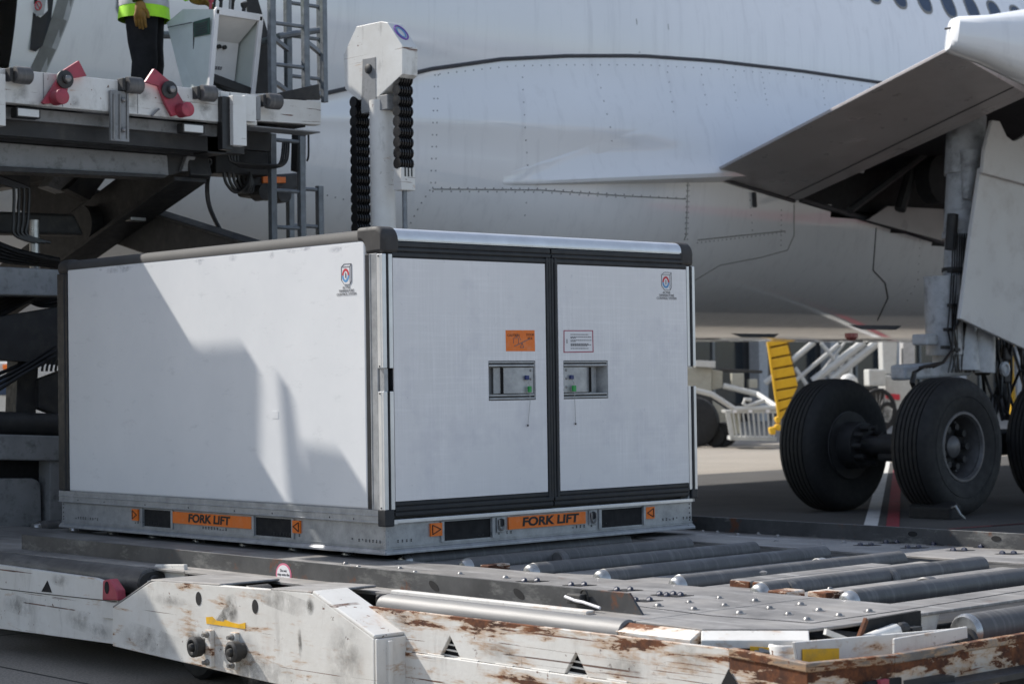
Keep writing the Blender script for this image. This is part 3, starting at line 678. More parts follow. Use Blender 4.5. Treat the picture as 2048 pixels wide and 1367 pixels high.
# drive wheels standing between the rollers
for (px, py, mt, r, tl) in [(1365,1150,'cap',.055,.05),(1640,1117,'cap',.05,.05),(1575,1162,'roller',.06,.05),(1775,1138,'roller',.06,.05),(1855,1155,'roller',.06,.06),(1505,1136,'deck',.07,.012),(1610,1152,'deck',.05,.01),(1120,1104,'roller',.05,.05)]:
    q = U(2, DZ+.02, px, py); m = MB()
    if tl < .02: m.lathe((q.x, q.y, DZ-.004), (0,0,1), [(0,r),(.012,r),(.018,r*.85),(.019,.001)], 18)
    else: m.lathe((q.x-tl/2, q.y, DZ+.026-r), (1,0,0), [(0,r*.9),(.006,r),(tl-.006,r),(tl,r*.9)], 24)
    obj('drive_wheel' if tl > .02 else 'deck_cover', m, M[mt], TR, smooth=True)
# worn angle irons at two roller ends
for (px, py) in ((1560,1183),(1640,1185)):
    q = U(2, DZ, px, py); m = MB(); m.box(q.x-.02, q.x+.10, q.y-.05, q.y+.05, DZ-.03, DZ+.006); obj('roller_bracket', m, M['w4'], TR, .006)
for (px, py) in ((935,1124),(975,1131)):
    q = U(2, DZ, px, py); m = MB(); m.box(q.x-.02, q.x+.12, q.y-.03, q.y+.03, DZ-.02, DZ+.006); obj('roller_bracket', m, M['w4'], TR, .004)
# ---- guide rails
XR = -.80
q0 = U(0, XR, 43, 1075).y; q1 = U(0, XR, 1258, 1186).y; q2 = U(0, XR, 1292, 1226).y
m = MB(); m.prism([(XR, q0, .60), (XR, q0, .40), (XR, q2, .40), (XR, q2, .50), (XR, q1, .598)], (.012, 0, 0)); nr = obj('guide_rail', m, M['rail'], TR, .002)
for (px, py) in ((868,1171),(1038,1187)):
    q = U(0, XR, px, py); m = MB(); m.prism([(XR-.001, q.y+.030*math.cos(t)-.012*math.sin(t), q.z+.012*math.sin(t)+.018*math.cos(t)) for t in [i*math.pi/8 for i in range(16)]], (.002, 0, 0)); obj('rail_slot', m, M['pocket'], nr)
m = MB(); m.box(2.44, 2.456, -2.95, 4.3, DZ-.05, .602); fg = obj('guide_rail', m, M['rail'], TR, .002)
for px in (1825, 1992):
    q = U(0, 2.438, px, 1070); m = MB(); m.prism([(2.4385, q.y+.03*math.cos(t), .57+.014*math.sin(t)) for t in [i*math.pi/8 for i in range(16)]], (.002,0,0)); obj('rail_slot', m, M['pocket'], fg)
# warning sticker
q = U(0, XR-.002, 567, 1148)
def disc_yz(name, x, y, z, ry_, rz_, mat, parent, t=.001):
    m = MB(); m.prism([(x, y+ry_*math.cos(a), z+rz_*math.sin(a)) for a in [i*math.pi/16 for i in range(32)]], (-t, 0, 0)); return obj(name, m, mat, parent)
sr = disc_yz('warning_sticker', XR-.0005, q.y, q.z, .060, .052, M['pink'], nr)
disc_yz('sticker_face', XR-.0016, q.y, q.z, .050, .043, M['paper'], sr)
for i, s in enumerate(('Do not', 'step onto the', 'main platform')):
    text('sticker_text', s, .017, (XR-.003, q.y, q.z+.018-.018*i), (0,-1,0), (0,0,1), M['ink'], sr)
m = MB(); m.tube(UX(XR-.05, (1130,1192), (1150,1200), (1165,1203), (1200,1215)), .006, 8); obj('loose_cable', m, M['paper'], TR)
m = MB(); q = U(0, XR-.02, 1150, 1196); m.box(q.x-.02, q.x+.02, q.y-.05, q.y+.03, q.z-.02, q.z+.02); obj('cable_clamp', m, M['ldark'], TR, .006)
q = U(0, XR-.012, 1168, 1193); m = MB(); m.tube([(XR-.012, q.y+.02*math.cos(t), q.z+.028*math.sin(t)) for t in [i*math.pi/8 for i in range(17)]], .004, 6); obj('cable_ring', m, M['hose'], TR)
# ---- side rollers outboard of the rail
XS = -.965
ya, yb = U(0, XS, 770, 1205).y, U(0, XS, 1258, 1250).y
m = MB(); m.lathe((XS, yb, .468), (0,1,0), [(0,.052),(.004,.058),(ya-yb-.03,.058),(ya-yb-.026,.05),(ya-yb,.05),(ya-yb+.002,.03)], 28); obj('side_roller', m, M['steelroll'], TR, smooth=True)
m = MB(); m.box(XS+.03, XS+.075, yb+.25, ya, .50, .535); obj('roller_guard', m, M['w1'], TR, .004)
m = MB(); m.box(XS-.03, XS+.05, ya+.005, ya+.03, .41, .52); obj('roller_bearing', m, M['ldark'], TR, .01)
yc = U(0, XS, 300, 1155).y
m = MB(); m.lathe((XS, yc, .455), (0,1,0), [(0,.05),(.004,.064),(3.2,.064)], 28); obj('side_roller', m, M['roller'], TR, smooth=True)
m = MB(); m.prism([(XS+.055*math.cos(t)*1.5, yc-.012, .455+.055*math.sin(t)) for t in [i*math.pi/8 for i in range(16)]], (0,-.02,0)); m.disc((XS, yc-.04, .455), (0,1,0), .035, .03, 16); obj('roller_bearing', m, M['ldark'], TR, .004)
m = MB(); m.prism(UX(-.9, (310,1128),(368,1128),(370,1160),(300,1163)), (.02,0,0)); obj('end_plate', m, M['w0'], TR, .003)
m = MB(); m.prism(UX(-1.0, (265,1160),(300,1160),(300,1185),(265,1185)), (.04,0,0)); obj('bearing_mount', m, M['w0'], TR, .003)
# ---- lower side panel, left
XP = -1.10
PL = UX(XP, (-60,1121),(185,1155),(200,1160),(207,1167),(235,1177),(235,1288),(-60,1248))
m = MB(); m.prism(PL, (.03,0,0)); lp = obj('side_panel', m, M['w0'], TR, .002)
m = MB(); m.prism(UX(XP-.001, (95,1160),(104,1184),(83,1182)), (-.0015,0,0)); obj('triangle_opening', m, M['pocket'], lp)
m = MB(); s = UX(XP-.001, (-60,1169),(100,1188),(233,1202)); m.bar(s[0], s[1], .003, .004); m.bar(s[1], s[2], .003, .004); obj('weld_seam', m, M['ldark'], lp)
m = MB(); m.prism(UX(XP-.03, (205,1160),(218,1157),(233,1180),(235,1200),(204,1199)), (.05,0,0)); lg = obj('towing_lug', m, M['redpaint'], TR, .006)
disc_yz('lug_hole', XP-.031, U(0,XP-.03,214,1174).y, U(0,XP-.03,214,1174).z, .02, .03, M['pocket'], lg)
m = MB(); m.prism(UX(XP-.012, (203,1201),(236,1205),(236,1238),(203,1234)), (.012,0,0)); obj('lug_plate', m, M['w0'], TR, .002)
# ---- protruding axle housing
XB = -1.25
HP = [(225,1215),(298,1165),(312,1160),(618,1184),(628,1188),(748,1277),(749,1420),(560,1369),(225,1291)]
P = UX(XB, *HP); zb_ = min(P[7].z, P[8].z)
m = MB(); m.prism(P, (.03,0,0)); hs = obj('axle_housing', m, M['w1'], TR, .004)
def slab(a, b, depth, t, name, mat):
    A, B = U(0, XB, *a), U(0, XB, *b); d = (B-A).normalized(); nn = Vector((1,0,0)).cross(d).normalized()
    if nn.z < 0: nn = -nn
    A = A-nn*t*.2; B = B-nn*t*.2
    m = MB(); m.prism([A, B, B+nn*t, A+nn*t], (depth, 0, 0)); return obj(name, m, M[mat], hs, .006)
slab((225,1215),(300,1163),.30,.012,'housing_cover','deck'); slab((300,1162),(440,1171),.32,.012,'housing_cover','deck')
slab((540,1180),(624,1186),.34,.012,'housing_cover','deck'); slab((624,1186),(748,1277),.18,.018,'housing_cover','w0')
A, B = U(0,XB,300,1165), U(0,XB,625,1190)
m = MB(); m.box(XB+.32, XB+.34, B.y, A.y, .30, A.z-.045); obj('housing_back', m, M['w0'], hs, .004)
m = MB(); m.box(XB+.03, XB+.32, B.y-.3, A.y+.2, .26, .33); obj('housing_floor', m, M['ldark'], hs)
E_ = U(0, XB, 749, 1277); m = MB(); m.prism([(XB, E_.y-.002, E_.z), (XB+.18, E_.y-.002, E_.z), (XB+.18, E_.y-.002, .12), (XB, E_.y-.002, .12)], (0,-.012,0)); m.box(XB+.05, XB+.07, E_.y-.03, E_.y-.01, .12, E_.z-.01); obj('housing_end', m, M['w1'], hs, .003)
for (px, py, w) in ((480,1170,.05),(555,1180,.045),(450,1168,.04),(520,1172,.06)):
    q = U(0, XB+.2, px, py); m = MB(); m.lathe((q.x-.08, q.y, q.z-.05), (1,0,0), [(0,w*.8),(.01,w),(.12,w),(.13,w*.6),(.18,w*.5)], 16); obj('hydraulic_motor', m, M['ldark'], hs, smooth=True)
for (px, py) in ((397,1196),(510,1212)):
    q = U(0, XB-.001, px, py); disc_yz('oval_hole', XB-.0005, q.y, q.z, .022, .030, M['pocket'], hs)
# scraped yellow marking
Y = [(412,1233),(425,1232),(433,1240),(447,1242),(450,1238),(462,1243),(478,1247),(491,1244),(491,1257),(470,1254),(413,1246)]
m = MB(); m.prism(UX(XB-.0008, *Y), (-.0008,0,0)); obj('yellow_marking', m, M['yellow'], hs)
# valve couplings with brackets
for (px, py, bx, sg) in ((410,1290,424,1),(487,1300,474,1)):
    q = U(0, XB, px, py); b = U(0, XB, bx, py)
    m = MB(); m.box(XB-.022, XB, b.y-.022, b.y+.022, q.z-.085, q.z+.075); br_ = obj('valve_bracket', m, M['w0'], hs, .003)
    for dz in (.055, -.065):
        m = MB(); m.lathe((XB-.02, b.y, q.z+dz), (-1,0,0), [(0,.014),(.012,.014),(.014,.009),(.03,.009)], 8); obj('valve_bolt', m, M['bolt'], br_)
    m = MB(); m.lathe((XB-.005, q.y, q.z), (-1,0,0), [(0,.034),(.02,.034),(.024,.044),(.06,.046),(.066,.034),(.064,.026),(.05,.02),(.075,.014),(.078,.004)], 18); obj('valve_coupling', m, M['ldark'], br_, smooth=True)
# ---- lower side panel, right, with triangular openings and a lapped seam
T0, T1 = (700,1199), (1458,1296)
A, B = U(0, XP, *T0), U(0, XP, *T1); zt_ = .486
yA, yB = A.y, B.y
def tri_cut(px, py):
    q = U(0, XP, px, py); return q
def sheet_with_tris(x, y0, y1, z0, z1, tris, t, name, mat):
    """Panel y0..y1 (y0 > y1) by z0..z1 with triangular notches standing on its lower edge."""
    pts = [(y0, z0), (y0, z1), (y1, z1), (y1, z0)]
    for (yc, h, w) in sorted(tris): pts += [(yc-w, z0), (yc, z0+h), (yc+w, z0)]
    m = MB(); m.prism([(x, y, z) for y, z in pts], (t, 0, 0)); return obj(name, m, M[mat], TR, .002)
zs = .325
t1, t2 = U(0, XP, 900, 1290).y, U(0, XP, 1152, 1325).y
up = sheet_with_tris(XP, yA, yB, zs, zt_, [(t1,.085,.062),(t2,.085,.062)], .02, 'side_panel', 'w4')
m = MB(); m.box(XP-.006, XP+.02, yB, yA, .10, zs-.002); lo = obj('side_panel', m, M['w4'], TR, .003)
for t in (t1, t2):
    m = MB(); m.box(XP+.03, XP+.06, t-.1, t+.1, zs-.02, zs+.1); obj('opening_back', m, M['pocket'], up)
    for k in range(3):
        m = MB(); m.bar((XP+.02, t+.06, zs+.004+.022*k), (XP+.02, t-.06, zs+.0+.022*k), .006, .006); obj('opening_slat', m, M['w0'], up)
y = yA-.15
while y > yB+.1:
    m = MB(); m.box(XP-.004, XP+.001, y-.05, y+.05, zs-.006, zs+.004); obj('seam_tab', m, M['w0'], up, .001); y -= .2
# ---- front bumper: chamfered corner and cross beam, heavily rusted
Q = [U(2, .466, *p) for p in ((1458,1298),(1615,1328),(1788,1311),(2060,1268))]
Q[0].y = yB; Q[0].x = XP
BP = [Vector((p.x, p.y, 0)) for p in Q]; BP[3] = BP[2]+Vector((3.2, -.02, 0)); BP.append(BP[3]+Vector((.4,.9,0)))
def bumper(a, b, mat, name='bumper', z0=.06, z1=.466, t=.02, za=None):
    za = za or z1
    d = (b-a).normalized(); nn = Vector((d.y, -d.x, 0)); 
    if nn.dot(Vector((.8,0,0))-a) > 0: nn = -nn
    m = MB(); m.prism([a+Vector((0,0,z0)), b+Vector((0,0,z0)), b+Vector((0,0,z1)), a+Vector((0,0,za))], -nn*t); o = obj(name, m, M[mat], TR, .004)
    m = MB(); m.prism([a+nn*.005+Vector((0,0,za-.026)), b+nn*.005+Vector((0,0,z1-.026)), b+nn*.003+Vector((0,0,z1+.004)), a+nn*.003+Vector((0,0,za+.004))], -nn*(t+.01)); obj('bumper_edge', m, M['edge'], o, .004)
    return o, nn
b1, n1_ = bumper(BP[0], BP[1], 'w2', za=.486); b2, n2_ = bumper(BP[1], BP[2], 'w3'); b3, n3_ = bumper(BP[2], BP[3], 'w3')
b4, n4_ = bumper(BP[3], BP[4], 'w2')
for (bo, a, px, py) in ((b1, BP[0], 1455, 1345),):
    q = a; m = MB(); m.prism([(a.x-.004, a.y+.05, .34), (a.x-.004, a.y-.0, .42), (a.x+.0, a.y-.06, .34)], (-.003,-.002,0)); obj('triangle_opening', m, M['pocket'], bo)
q = BP[1]; m = MB(); m.prism([(q.x-.012, q.y+.03, .34), (q.x-.004, q.y-.008, .40), (q.x+.05, q.y-.016, .34)], (-.004,-.006,0)); obj('triangle_opening', m, M['pocket'], b1)
c = (BP[1]*.22+BP[2]*.78); m = MB(); m.box(c.x-.08, c.x+.10, c.y-.03, c.y-.008, .16, .395); sl_ = obj('bumper_slot', m, M['pocket'], b2)
m = MB(); m.box(c.x-.03, c.x+.015, c.y-.045, c.y-.025, .12, .40); obj('red_strut', m, M['redpaint'], b2, .003)
c = BP[2]+Vector((.85,0,0)); m = MB(); m.box(c.x-.25, c.x+.02, c.y-.012, c.y-.004, .10, .33); obj('bumper_slot', m, M['pocket'], b3)
# ---- tray between deck and bumper
zi = .455
m = MB(); m.box(-.93, 2.5, -3.36, -3.1, .36, .385); m.prism([(-1.08,-2.6,.36),(-1.08,-3.25,.36),(-.85,-3.6,.36),(-.5,-3.7,.36),(-.5,-3.1,.36),(-.9,-2.9,.36)], (0,0,.02)); m.box(-.6, 2.6, -3.75, -3.1, .34, .36); obj('bumper_tray', m, M['ldark'], TR)
YI = -3.37
m = MB(); m.prism(UY(YI, (1590,1283),(1640,1279),(1935,1254),(1940,1300),(1600,1345)), (0,.015,0)); iw = obj('inner_beam', m, M['w0'], TR, .003)
n_ = Vector((.30,.24,0)); o_ = Vector((-1.03,-2.995,.45)); k0, k1 = o_, Vector((-.775,-3.31,.45))
m = MB(); m.prism([k0+Vector((0,0,-.12)), k1+Vector((0,0,-.12)), k1, k0], n_.normalized()*.012); ic = obj('inner_beam', m, M['w0'], TR, .002)
m = MB(); m.prism([UP(o_-n_*.012, n_, *p) for p in ((1500,1291),(1540,1294),(1540,1322),(1500,1318))], -n_.normalized()*.003); obj('yellow_reflector', m, M['yellow'], ic)
m = MB(); m.prism(UY(YI-.003, (1604,1297),(1677,1295),(1677,1321),(1604,1326)), (0,-.003,0)); obj('yellow_reflector', m, M['yellow'], iw)
m = MB(); m.box(-.97, 2.5, YI+.02, -3.2, .36, .40); obj('tray_floor', m, M['ldark'], TR)
# pin socket
q = U(2, .475, 1572, 1288); m = MB(); m.lathe((q.x, q.y, .30), (0,0,1), [(0,.062),(.172,.062),(.178,.058),(.178,.046),(.12,.044),(.12,.001)], 28); ps = obj('pin_socket', m, M['w1'], TR, smooth=True)
for s in (-1, 1):
    m = MB(); d = Vector((.75*s, -.66*s, 0)); c = Vector((q.x, q.y, .440-.012*s)); m.cyl(c+d*.055, c+d*.095, .016, 6); m.cyl(c+d*.08, c+d*.11, .008, 8); obj('socket_bolt', m, M['bolt'], ps)
# open mechanism pocket and front roller
y_ = -3.285
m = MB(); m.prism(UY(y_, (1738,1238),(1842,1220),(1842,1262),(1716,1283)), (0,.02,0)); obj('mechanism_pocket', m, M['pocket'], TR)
m = MB(); m.bar(U(1, y_-.03, 1732,1238), U(1, y_-.05, 1712,1290), .012, .02); obj('pocket_edge', m, M['w2'], TR)
m = MB(); m.bar(U(1,y_-.04,1650,1262), U(1,y_-.04,1700,1282), .012, .02); obj('pocket_gusset', m, M['w1'], TR)
m = MB(); m.cyl(U(1,y_-.05,1722,1282), U(1,y_-.02,1790,1262), .02, 10, .03); obj('lever_arm', m, M['w0'], TR, smooth=True)
m = MB(); m.lathe(U(1,y_-.03,1800,1258), (1,0,0), [(-.02,.014),(0,.026),(.03,.026),(.034,.012)], 12); m.box(U(1,y_-.03,1812,1260).x, U(1,y_-.03,1832,1260).x, y_-.06, y_-.02, .43, .49); obj('lever_latch', m, M['ldark'], TR, .004)
q = U(1, -3.36, 1915, 1235)
m = MB(); m.lathe((q.x, -3.40, .455), (1,0,0), [(-.012,.05),(.0,.062),(.012,.066),(2.0,.066)], 28); fro = obj('front_roller', m, M['roller'], TR, smooth=True)
m = MB(); m.lathe((q.x-.014, -3.40, .455), (1,0,0), [(-.008,.02),(-.006,.058),(.006,.067),(.02,.068)], 24); obj('roller_cap', m, M['cap'], fro, smooth=True)
m = MB(); m.lathe((q.x-.07, -3.42, .43), (1,0,0), [(0,.012),(.01,.03),(.03,.032),(.032,.044),(.05,.044)], 18); obj('roller_bearing', m, M['ldark'], TR, smooth=True)
m = MB(); m.prism(UY(-3.50, (1790,1276),(1935,1252),(1936,1275),(1790,1310)), (0,.012,0)); obj('roller_guard', m, M['w1'], TR, .003)
m = MB(); m.prism(UY(-3.24, (1843,1222),(1880,1225),(1872,1262),(1843,1265)), (0,.012,0)); obj('roller_mount', m, M['w1'], TR, .003)
# road wheels of the transporter in the shade below
for (x, y) in ((-.78,.35),(-.78,-.25),(2.4,.35),(2.4,-.25),(2.4,-2.4)):
    m = MB(); m.lathe((x-.1, y, .16), (1,0,0), [(0,.09),(.0,.14),(.02,.158),(.18,.158),(.2,.14),(.2,.09)], 24); obj('road_wheel', m, M['tyre'], TR, smooth=True)
# raised box beams between two rollers, with rusty open ends
for (ya_, yb_) in ((-2.19,-2.06),(-2.05,-1.93)):
    m = MB(); m.box(.36, 1.35, ya_, yb_, DZ-.03, DZ+.008); bb = obj('deck_box_beam', m, M['deck'], TR, .006)
    m = MB(); m.box(.352, .362, ya_+.004, yb_-.004, DZ-.028, DZ+.005); obj('beam_end', m, M['w4'], bb, .004)
# grease and soot round the valves and along the housing
for (px, py, hw, hh, mt, r) in ((383,1281,.05,.06,'grease',0),(398,1284,.05,.05,'grease',0),(463,1217,.045,.06,'grease',.3),(445,1235,.10,.025,'grease',.75),(428,1250,.09,.02,'soot',.7),(475,1318,.05,.07,'grease',0),(620,1212,.03,.04,'grease',0),(600,1285,.012,.07,'grease',.12),(340,1200,.16,.03,'soot',0),(560,1200,.25,.04,'soot',-.15),(300,1280,.3,.06,'soot',-.1),(520,1340,.3,.06,'soot',-.15),(690,1320,.14,.2,'soot',0),(430,1300,.12,.10,'soot',0),(500,1320,.1,.12,'soot',0)):
    q = U(0, XB-.0006, px, py); stain(0, XB-.0012, q, hw, hh, mt, hs, r)
for (px, py, hw, hh) in ((40,1210,.2,.05),(160,1240,.15,.05),(120,1160,.1,.03),(200,1262,.12,.04)):
    q = U(0, XP-.0006, px, py); stain(0, XP-.002, q, hw, hh, 'soot', lp, -.1)
for (px, py, hw, hh) in ((800,1240,.12,.05),(1000,1300,.15,.04),(1250,1330,.12,.05),(1380,1310,.1,.06)):
    q = U(0, XP-.0006, px, py); stain(0, XP-.0075, q, hw, hh, 'soot', up, -.05)
# ------------------------------------------------------------------ aircraft cargo loader (scissor lift) at the fuselage
LD = root('cargo_loader', 'grimy white scissor lift cargo loader with raised platform beside the fuselage', 'loader', (.4, 5.2, 0))
YE = 3.5
def px_plate(name, val, px, t, mat, parent=None, bevel=.004, ax=1):
    e = Vector((0,0,0)); e[ax] = t
    m = MB(); m.prism([U(ax, val, *p) for p in px], e); return obj(name, m, M[mat], parent or LD, bevel)
def px_box(name, val, x0, x1, y0, y1, t, mat, parent=None, bevel=.004):
    A, B = U(1, val, x0, y0), U(1, val, x1, y1); m = MB(); m.box(min(A.x,B.x), max(A.x,B.x), val, val+t, min(A.z,B.z), max(A.z,B.z)); return obj(name, m, M[mat], parent or LD, bevel)
PZ = 3.375
# platform
m = MB(); m.box(-2.9, 1.72, YE, YE+.09, 3.165, PZ); pf = obj('platform_front_beam', m, M['wl'], LD, .006)
m = MB(); m.box(-2.15, 2.2, YE+.10, 7.0, 3.20, 3.33); pd = obj('platform_deck', m, M['ldark'], LD)
m = MB()
for i in range(9): m.box(-2.1, 2.15, YE+.45+.36*i, YE+.53+.36*i, 3.06, 3.20)
m.box(-2.1, -1.9, YE+.2, 6.9, 2.98, 3.2); m.box(1.45, 1.6, YE+.2, 6.9, 2.98, 3.2)
obj('platform_joist', m, M['ldark'], LD)
m = MB(); m.box(-2.1, 1.5, YE+.16, YE+.2, 3.09, 3.165); obj('platform_under_beam', m, M['lgrey'], LD, .003)
m = MB(); m.box(-2.1, 1.75, YE+.2, YE+.32, 2.99, 3.12); m.cyl((-2.0, YE+.4, 3.02), (1.5, YE+.4, 3.02), .045, 12); m.cyl((-2.0, YE+.55, 2.98), (1.6, YE+.55, 2.98), .03, 10); obj('cross_shaft', m, M['ldark'], LD)
# seams on the white beam
for x in (87, 125, 255, 275, 440, 460):
    q = U(1, YE, x, 200); m = MB(); m.box(q.x-.003, q.x+.003, YE-.0015, YE, 3.17, PZ-.004); obj('beam_seam', m, M['lgrey'], pf)
# end rollers on the lip
rl = MB(); rl.lathe((-.06,0,0), (1,0,0), [(0,.018),(.002,.05),(.012,.054),(.105,.054),(.115,.045),(.116,.02)], 18); r0 = obj('edge_roller', rl, M['roller'], LD, smooth=True)
for i, (x, y) in enumerate(((45,151),(268,171),(416,187),(547,203))):
    q = U(1, YE-.05, x, y); o = r0 if i == 0 else inst(r0, (0,0,0), LD); o.location = q
    m = MB(); m.box(q.x-.09, q.x-.065, YE-.06, YE+.01, q.z-.04, q.z+.04); obj('roller_bracket', m, M['ldark'], LD, .003)
# red cargo stops
px_plate('stop_lever', YE-.055, [(128,140),(158,121),(174,152),(140,158),(135,185),(120,205),(90,208),(85,205)], .03, 'redpaint')
px_plate('stop_lever', YE-.055, [(291,164),(309,137),(345,166),(368,205),(372,225),(345,233),(330,205),(318,172)], .03, 'redpaint')
for (x, y, rx, ry_) in ((129,159,117,195),(338,180,368,220)):
    q = U(1, YE-.07, x, y); m = MB(); m.lathe(q, (0,-1,0), [(0,.058),(.012,.058),(.016,.05),(.018,.03),(.04,.028),(.042,.001)], 20); h = obj('stop_hub', m, M['ldark'], LD, smooth=True)
    m = MB(); m.lathe(q+Vector((0,-.04,0)), (0,-1,0), [(0,.022),(.01,.022),(.018,.012),(.02,.001)], 12); obj('stop_hub_nut', m, M['bolt'], h, smooth=True)
    q = U(1, YE-.09, rx, ry_); m = MB(); m.lathe(q+Vector((0,.04,0)), (0,-1,0), [(0,.048),(.09,.048),(.096,.04),(.097,.001)], 20); obj('stop_roller', m, M['redpaint'], LD, smooth=True)
# work lights
for (x0,x1,y0,y1) in ((33,82,213,238),(366,410,245,269)):
    px_box('work_light', YE+.02, x0, x1, y0, y1, .08, 'ldark', bevel=.008); px_box('light_lens', YE+.016, x0+3, x1-3, y0+3, y1-3, .01, 'lamp')
# hanging bracket plates
px_box('guide_bracket', YE-.03, 221, 259, 180, 284, .025, 'lgrey')
for x in (228, 240, 255):
    A, B = U(1, YE-.036, x, 188), U(1, YE-.036, x, 278); m = MB(); m.cyl(A, B, .007, 8); obj('bracket_rod', m, M['bolt'], LD)
for y in (200, 260):
    m = MB(); m.dome(U(1, YE-.045, 247, y), .018, .02, 10, (0,-1,0)); obj('bracket_pin', m, M['bolt'], LD)
px_box('corner_guide', YE-.09, 466, 494, 190, 292, .08, 'wl'); px_box('guide_pad', YE-.05, 444, 466, 192, 300, .06, 'hose')
px_box('guide_block', YE-.06, 490, 513, 190, 244, .06, 'wl'); px_box('guide_slot', YE-.062, 513, 522, 192, 240, .03, 'lgrey')
px_plate('side_platform_beam', YE+.05, [(522,192),(562,198),(642,203),(642,250),(490,240),(490,228)], .09, 'wl'); px_box('side_platform_foot', YE+.03, 500, 641, 250, 266, .2, 'lgrey')
px_plate('toe_board', YE+.30, [(556,186),(638,168),(641,200),(560,198)], .02, 'ldark')
px_box('end_guide', YE-.09, -30, 12, 145, 252, .08, 'wl')
# hook, chain bits
m = MB(); m.tube(UY(YE-.02, (303,232),(312,222),(318,218)), .008, 6); obj('chain_hook', m, M['bolt'], LD)
# upper scissor frame beam and gusset
px_plate('scissor_frame_beam', 3.95, [(-40,281),(335,310),(338,352),(-40,332)], .14, 'lgrey', bevel=.008)
px_plate('scissor_frame_flange', 3.90, [(-40,330),(338,350),(330,356),(-40,341)], .2, 'ldark')
px_plate('gusset_plate', 4.0, [(330,308),(362,285),(390,270),(410,280),(388,338),(365,345),(335,352)], .06, 'ldark', bevel=.006)
px_plate('gusset_web', 3.96, [(385,276),(404,278),(382,343),(364,342)], .1, 'lgrey', bevel=.006)
# scissor arms lie in planes x = const (pivoting along the loader's length)
def arm(name, x, pa, pb, h, w=.16, mat='ldark'):
    A, B = U(0, x, *pa), U(0, x, *pb); m = MB(); m.bar(A, B, w, h); return obj(name, m, M[mat], LD, .01)
A = UX(1.55, (395,305), (60,545)); d = (A[1]-A[0]).normalized()
m = MB(); m.bar(A[0], A[0]+d*3.6, .18, .34); obj('scissor_arm', m, M['ldark'], LD, .012)
m = MB(); o_ = Vector((-.06, 0, -.19)); m.bar(A[0]+o_, A[0]+d*3.4+o_, .26, .03); obj('scissor_arm_flange', m, M['ldark'], LD, .004)
A = UX(1.70, (90,395), (470,520)); d = (A[1]-A[0]).normalized()
m = MB(); m.bar(A[0]-d*.3, A[1]+d*1.6, .16, .30); obj('scissor_arm', m, M['ldark'], LD, .012)
m = MB(); o_ = Vector((0,0,.16)); m.bar(A[0]-d*.3+o_, A[1]+d*1.6+o_, .2, .02); obj('scissor_arm_flange', m, M['ldark'], LD, .004)
q = U(0, 1.42, 178, 450); m = MB(); m.disc(q, (1,0,0), .14, .12, 20); obj('scissor_pivot', m, M['ldark'], LD)
for x in (-1.6,):
    m = MB(); m.bar((x, 3.9, 3.0), (x, 6.9, 1.0), .18, .32); obj('scissor_arm', m, M['ldark'], LD, .01)
    m = MB(); m.bar((x+.2, 6.9, 3.0), (x+.2, 3.9, 1.0), .18, .32); obj('scissor_arm', m, M['ldark'], LD, .01)
q = U(0, 1.45, 260, 437); m = MB(); m.box(q.x-.03, q.x+.1, q.y-.06, q.y+.06, q.z-.02, q.z+.02); obj('grease_block', m, M['bolt'], LD, .006)
# mid level cross beams on the left
px_plate('cross_tube', 4.9, [(-40,421),(150,428),(170,470),(-40,466)], .2, 'ldark', bevel=.02)
px_plate('cylinder_mount', 4.6, [(10,345),(60,350),(62,372),(8,370)], .15, 'ldark')
px_plate('cylinder_body', 5.2, [(115,345),(170,352),(130,385),(95,372)], .15, 'lgrey')
px_plate('cylinder_body', 5.1, [(165,350),(215,352),(180,400),(135,378)], .15, 'ldark')
m = MB(); a, b = U(1, 4.6, 68, 440), U(1, 4.6, 70, 545); m.cyl(a, b, .035, 14); obj('piston_rod', m, M['cap'], LD, smooth=True)
px_plate('lower_cross_beam', 4.0, [(-40,531),(140,540),(140,592),(-40,589)], .22, 'lgrey', bevel=.01)
px_plate('lower_cross_beam_web', 4.15, [(-40,640),(140,610),(140,730),(-40,716)], .1, 'ldark')
px_plate('lower_post', 4.25, [(36,716),(78,716),(72,830),(32,830)], .15, 'ldark')
px_plate('lower_side_plate', 4.2, [(78,760),(130,740),(130,835),(78,815)], .1, 'ldark')
a, b = U(1, 4.1, -60, 843), U(1, 4.1, 150, 851); m = MB(); m.cyl(a, b, .075, 20); obj('cross_tube', m, M['ldark'], LD, smooth=True)
px_plate('chassis_beam', 3.95, [(-60,866),(150,872),(150,922),(-60,918)], .2, 'lgrey', bevel=.01)
px_plate('chassis_beam_leg', 3.97, [(100,918),(150,920),(150,1075),(100,1060)], .15, 'lgrey')
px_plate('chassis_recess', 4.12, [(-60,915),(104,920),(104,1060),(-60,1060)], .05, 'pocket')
px_plate('tank_cover', 4.02, [(-60,956),(65,956),(76,960),(82,970),(84,1055),(-60,1052)], .1, 'lgrey', bevel=.01)
m = MB(); m.box(-2.0, 2.6, 4.35, 7.4, .35, .75); m.box(-2.0,-1.7, 4.6, 7.4, .75, 1.1); m.box(2.2, 2.5, 4.6, 7.4, .75, 1.1); obj('chassis', m, M['ldark'], LD, .02)
for (x, y) in ((-1.8,5.0),(2.35,5.0),(-1.8,7.0),(2.35,7.0)):
    m = MB(); m.lathe((x-.14, y, .42), (1,0,0), [(0,.2),(0,.36),(.04,.42),(.24,.42),(.28,.36),(.28,.2)], 28); obj('road_wheel', m, M['tyre'], LD, smooth=True)
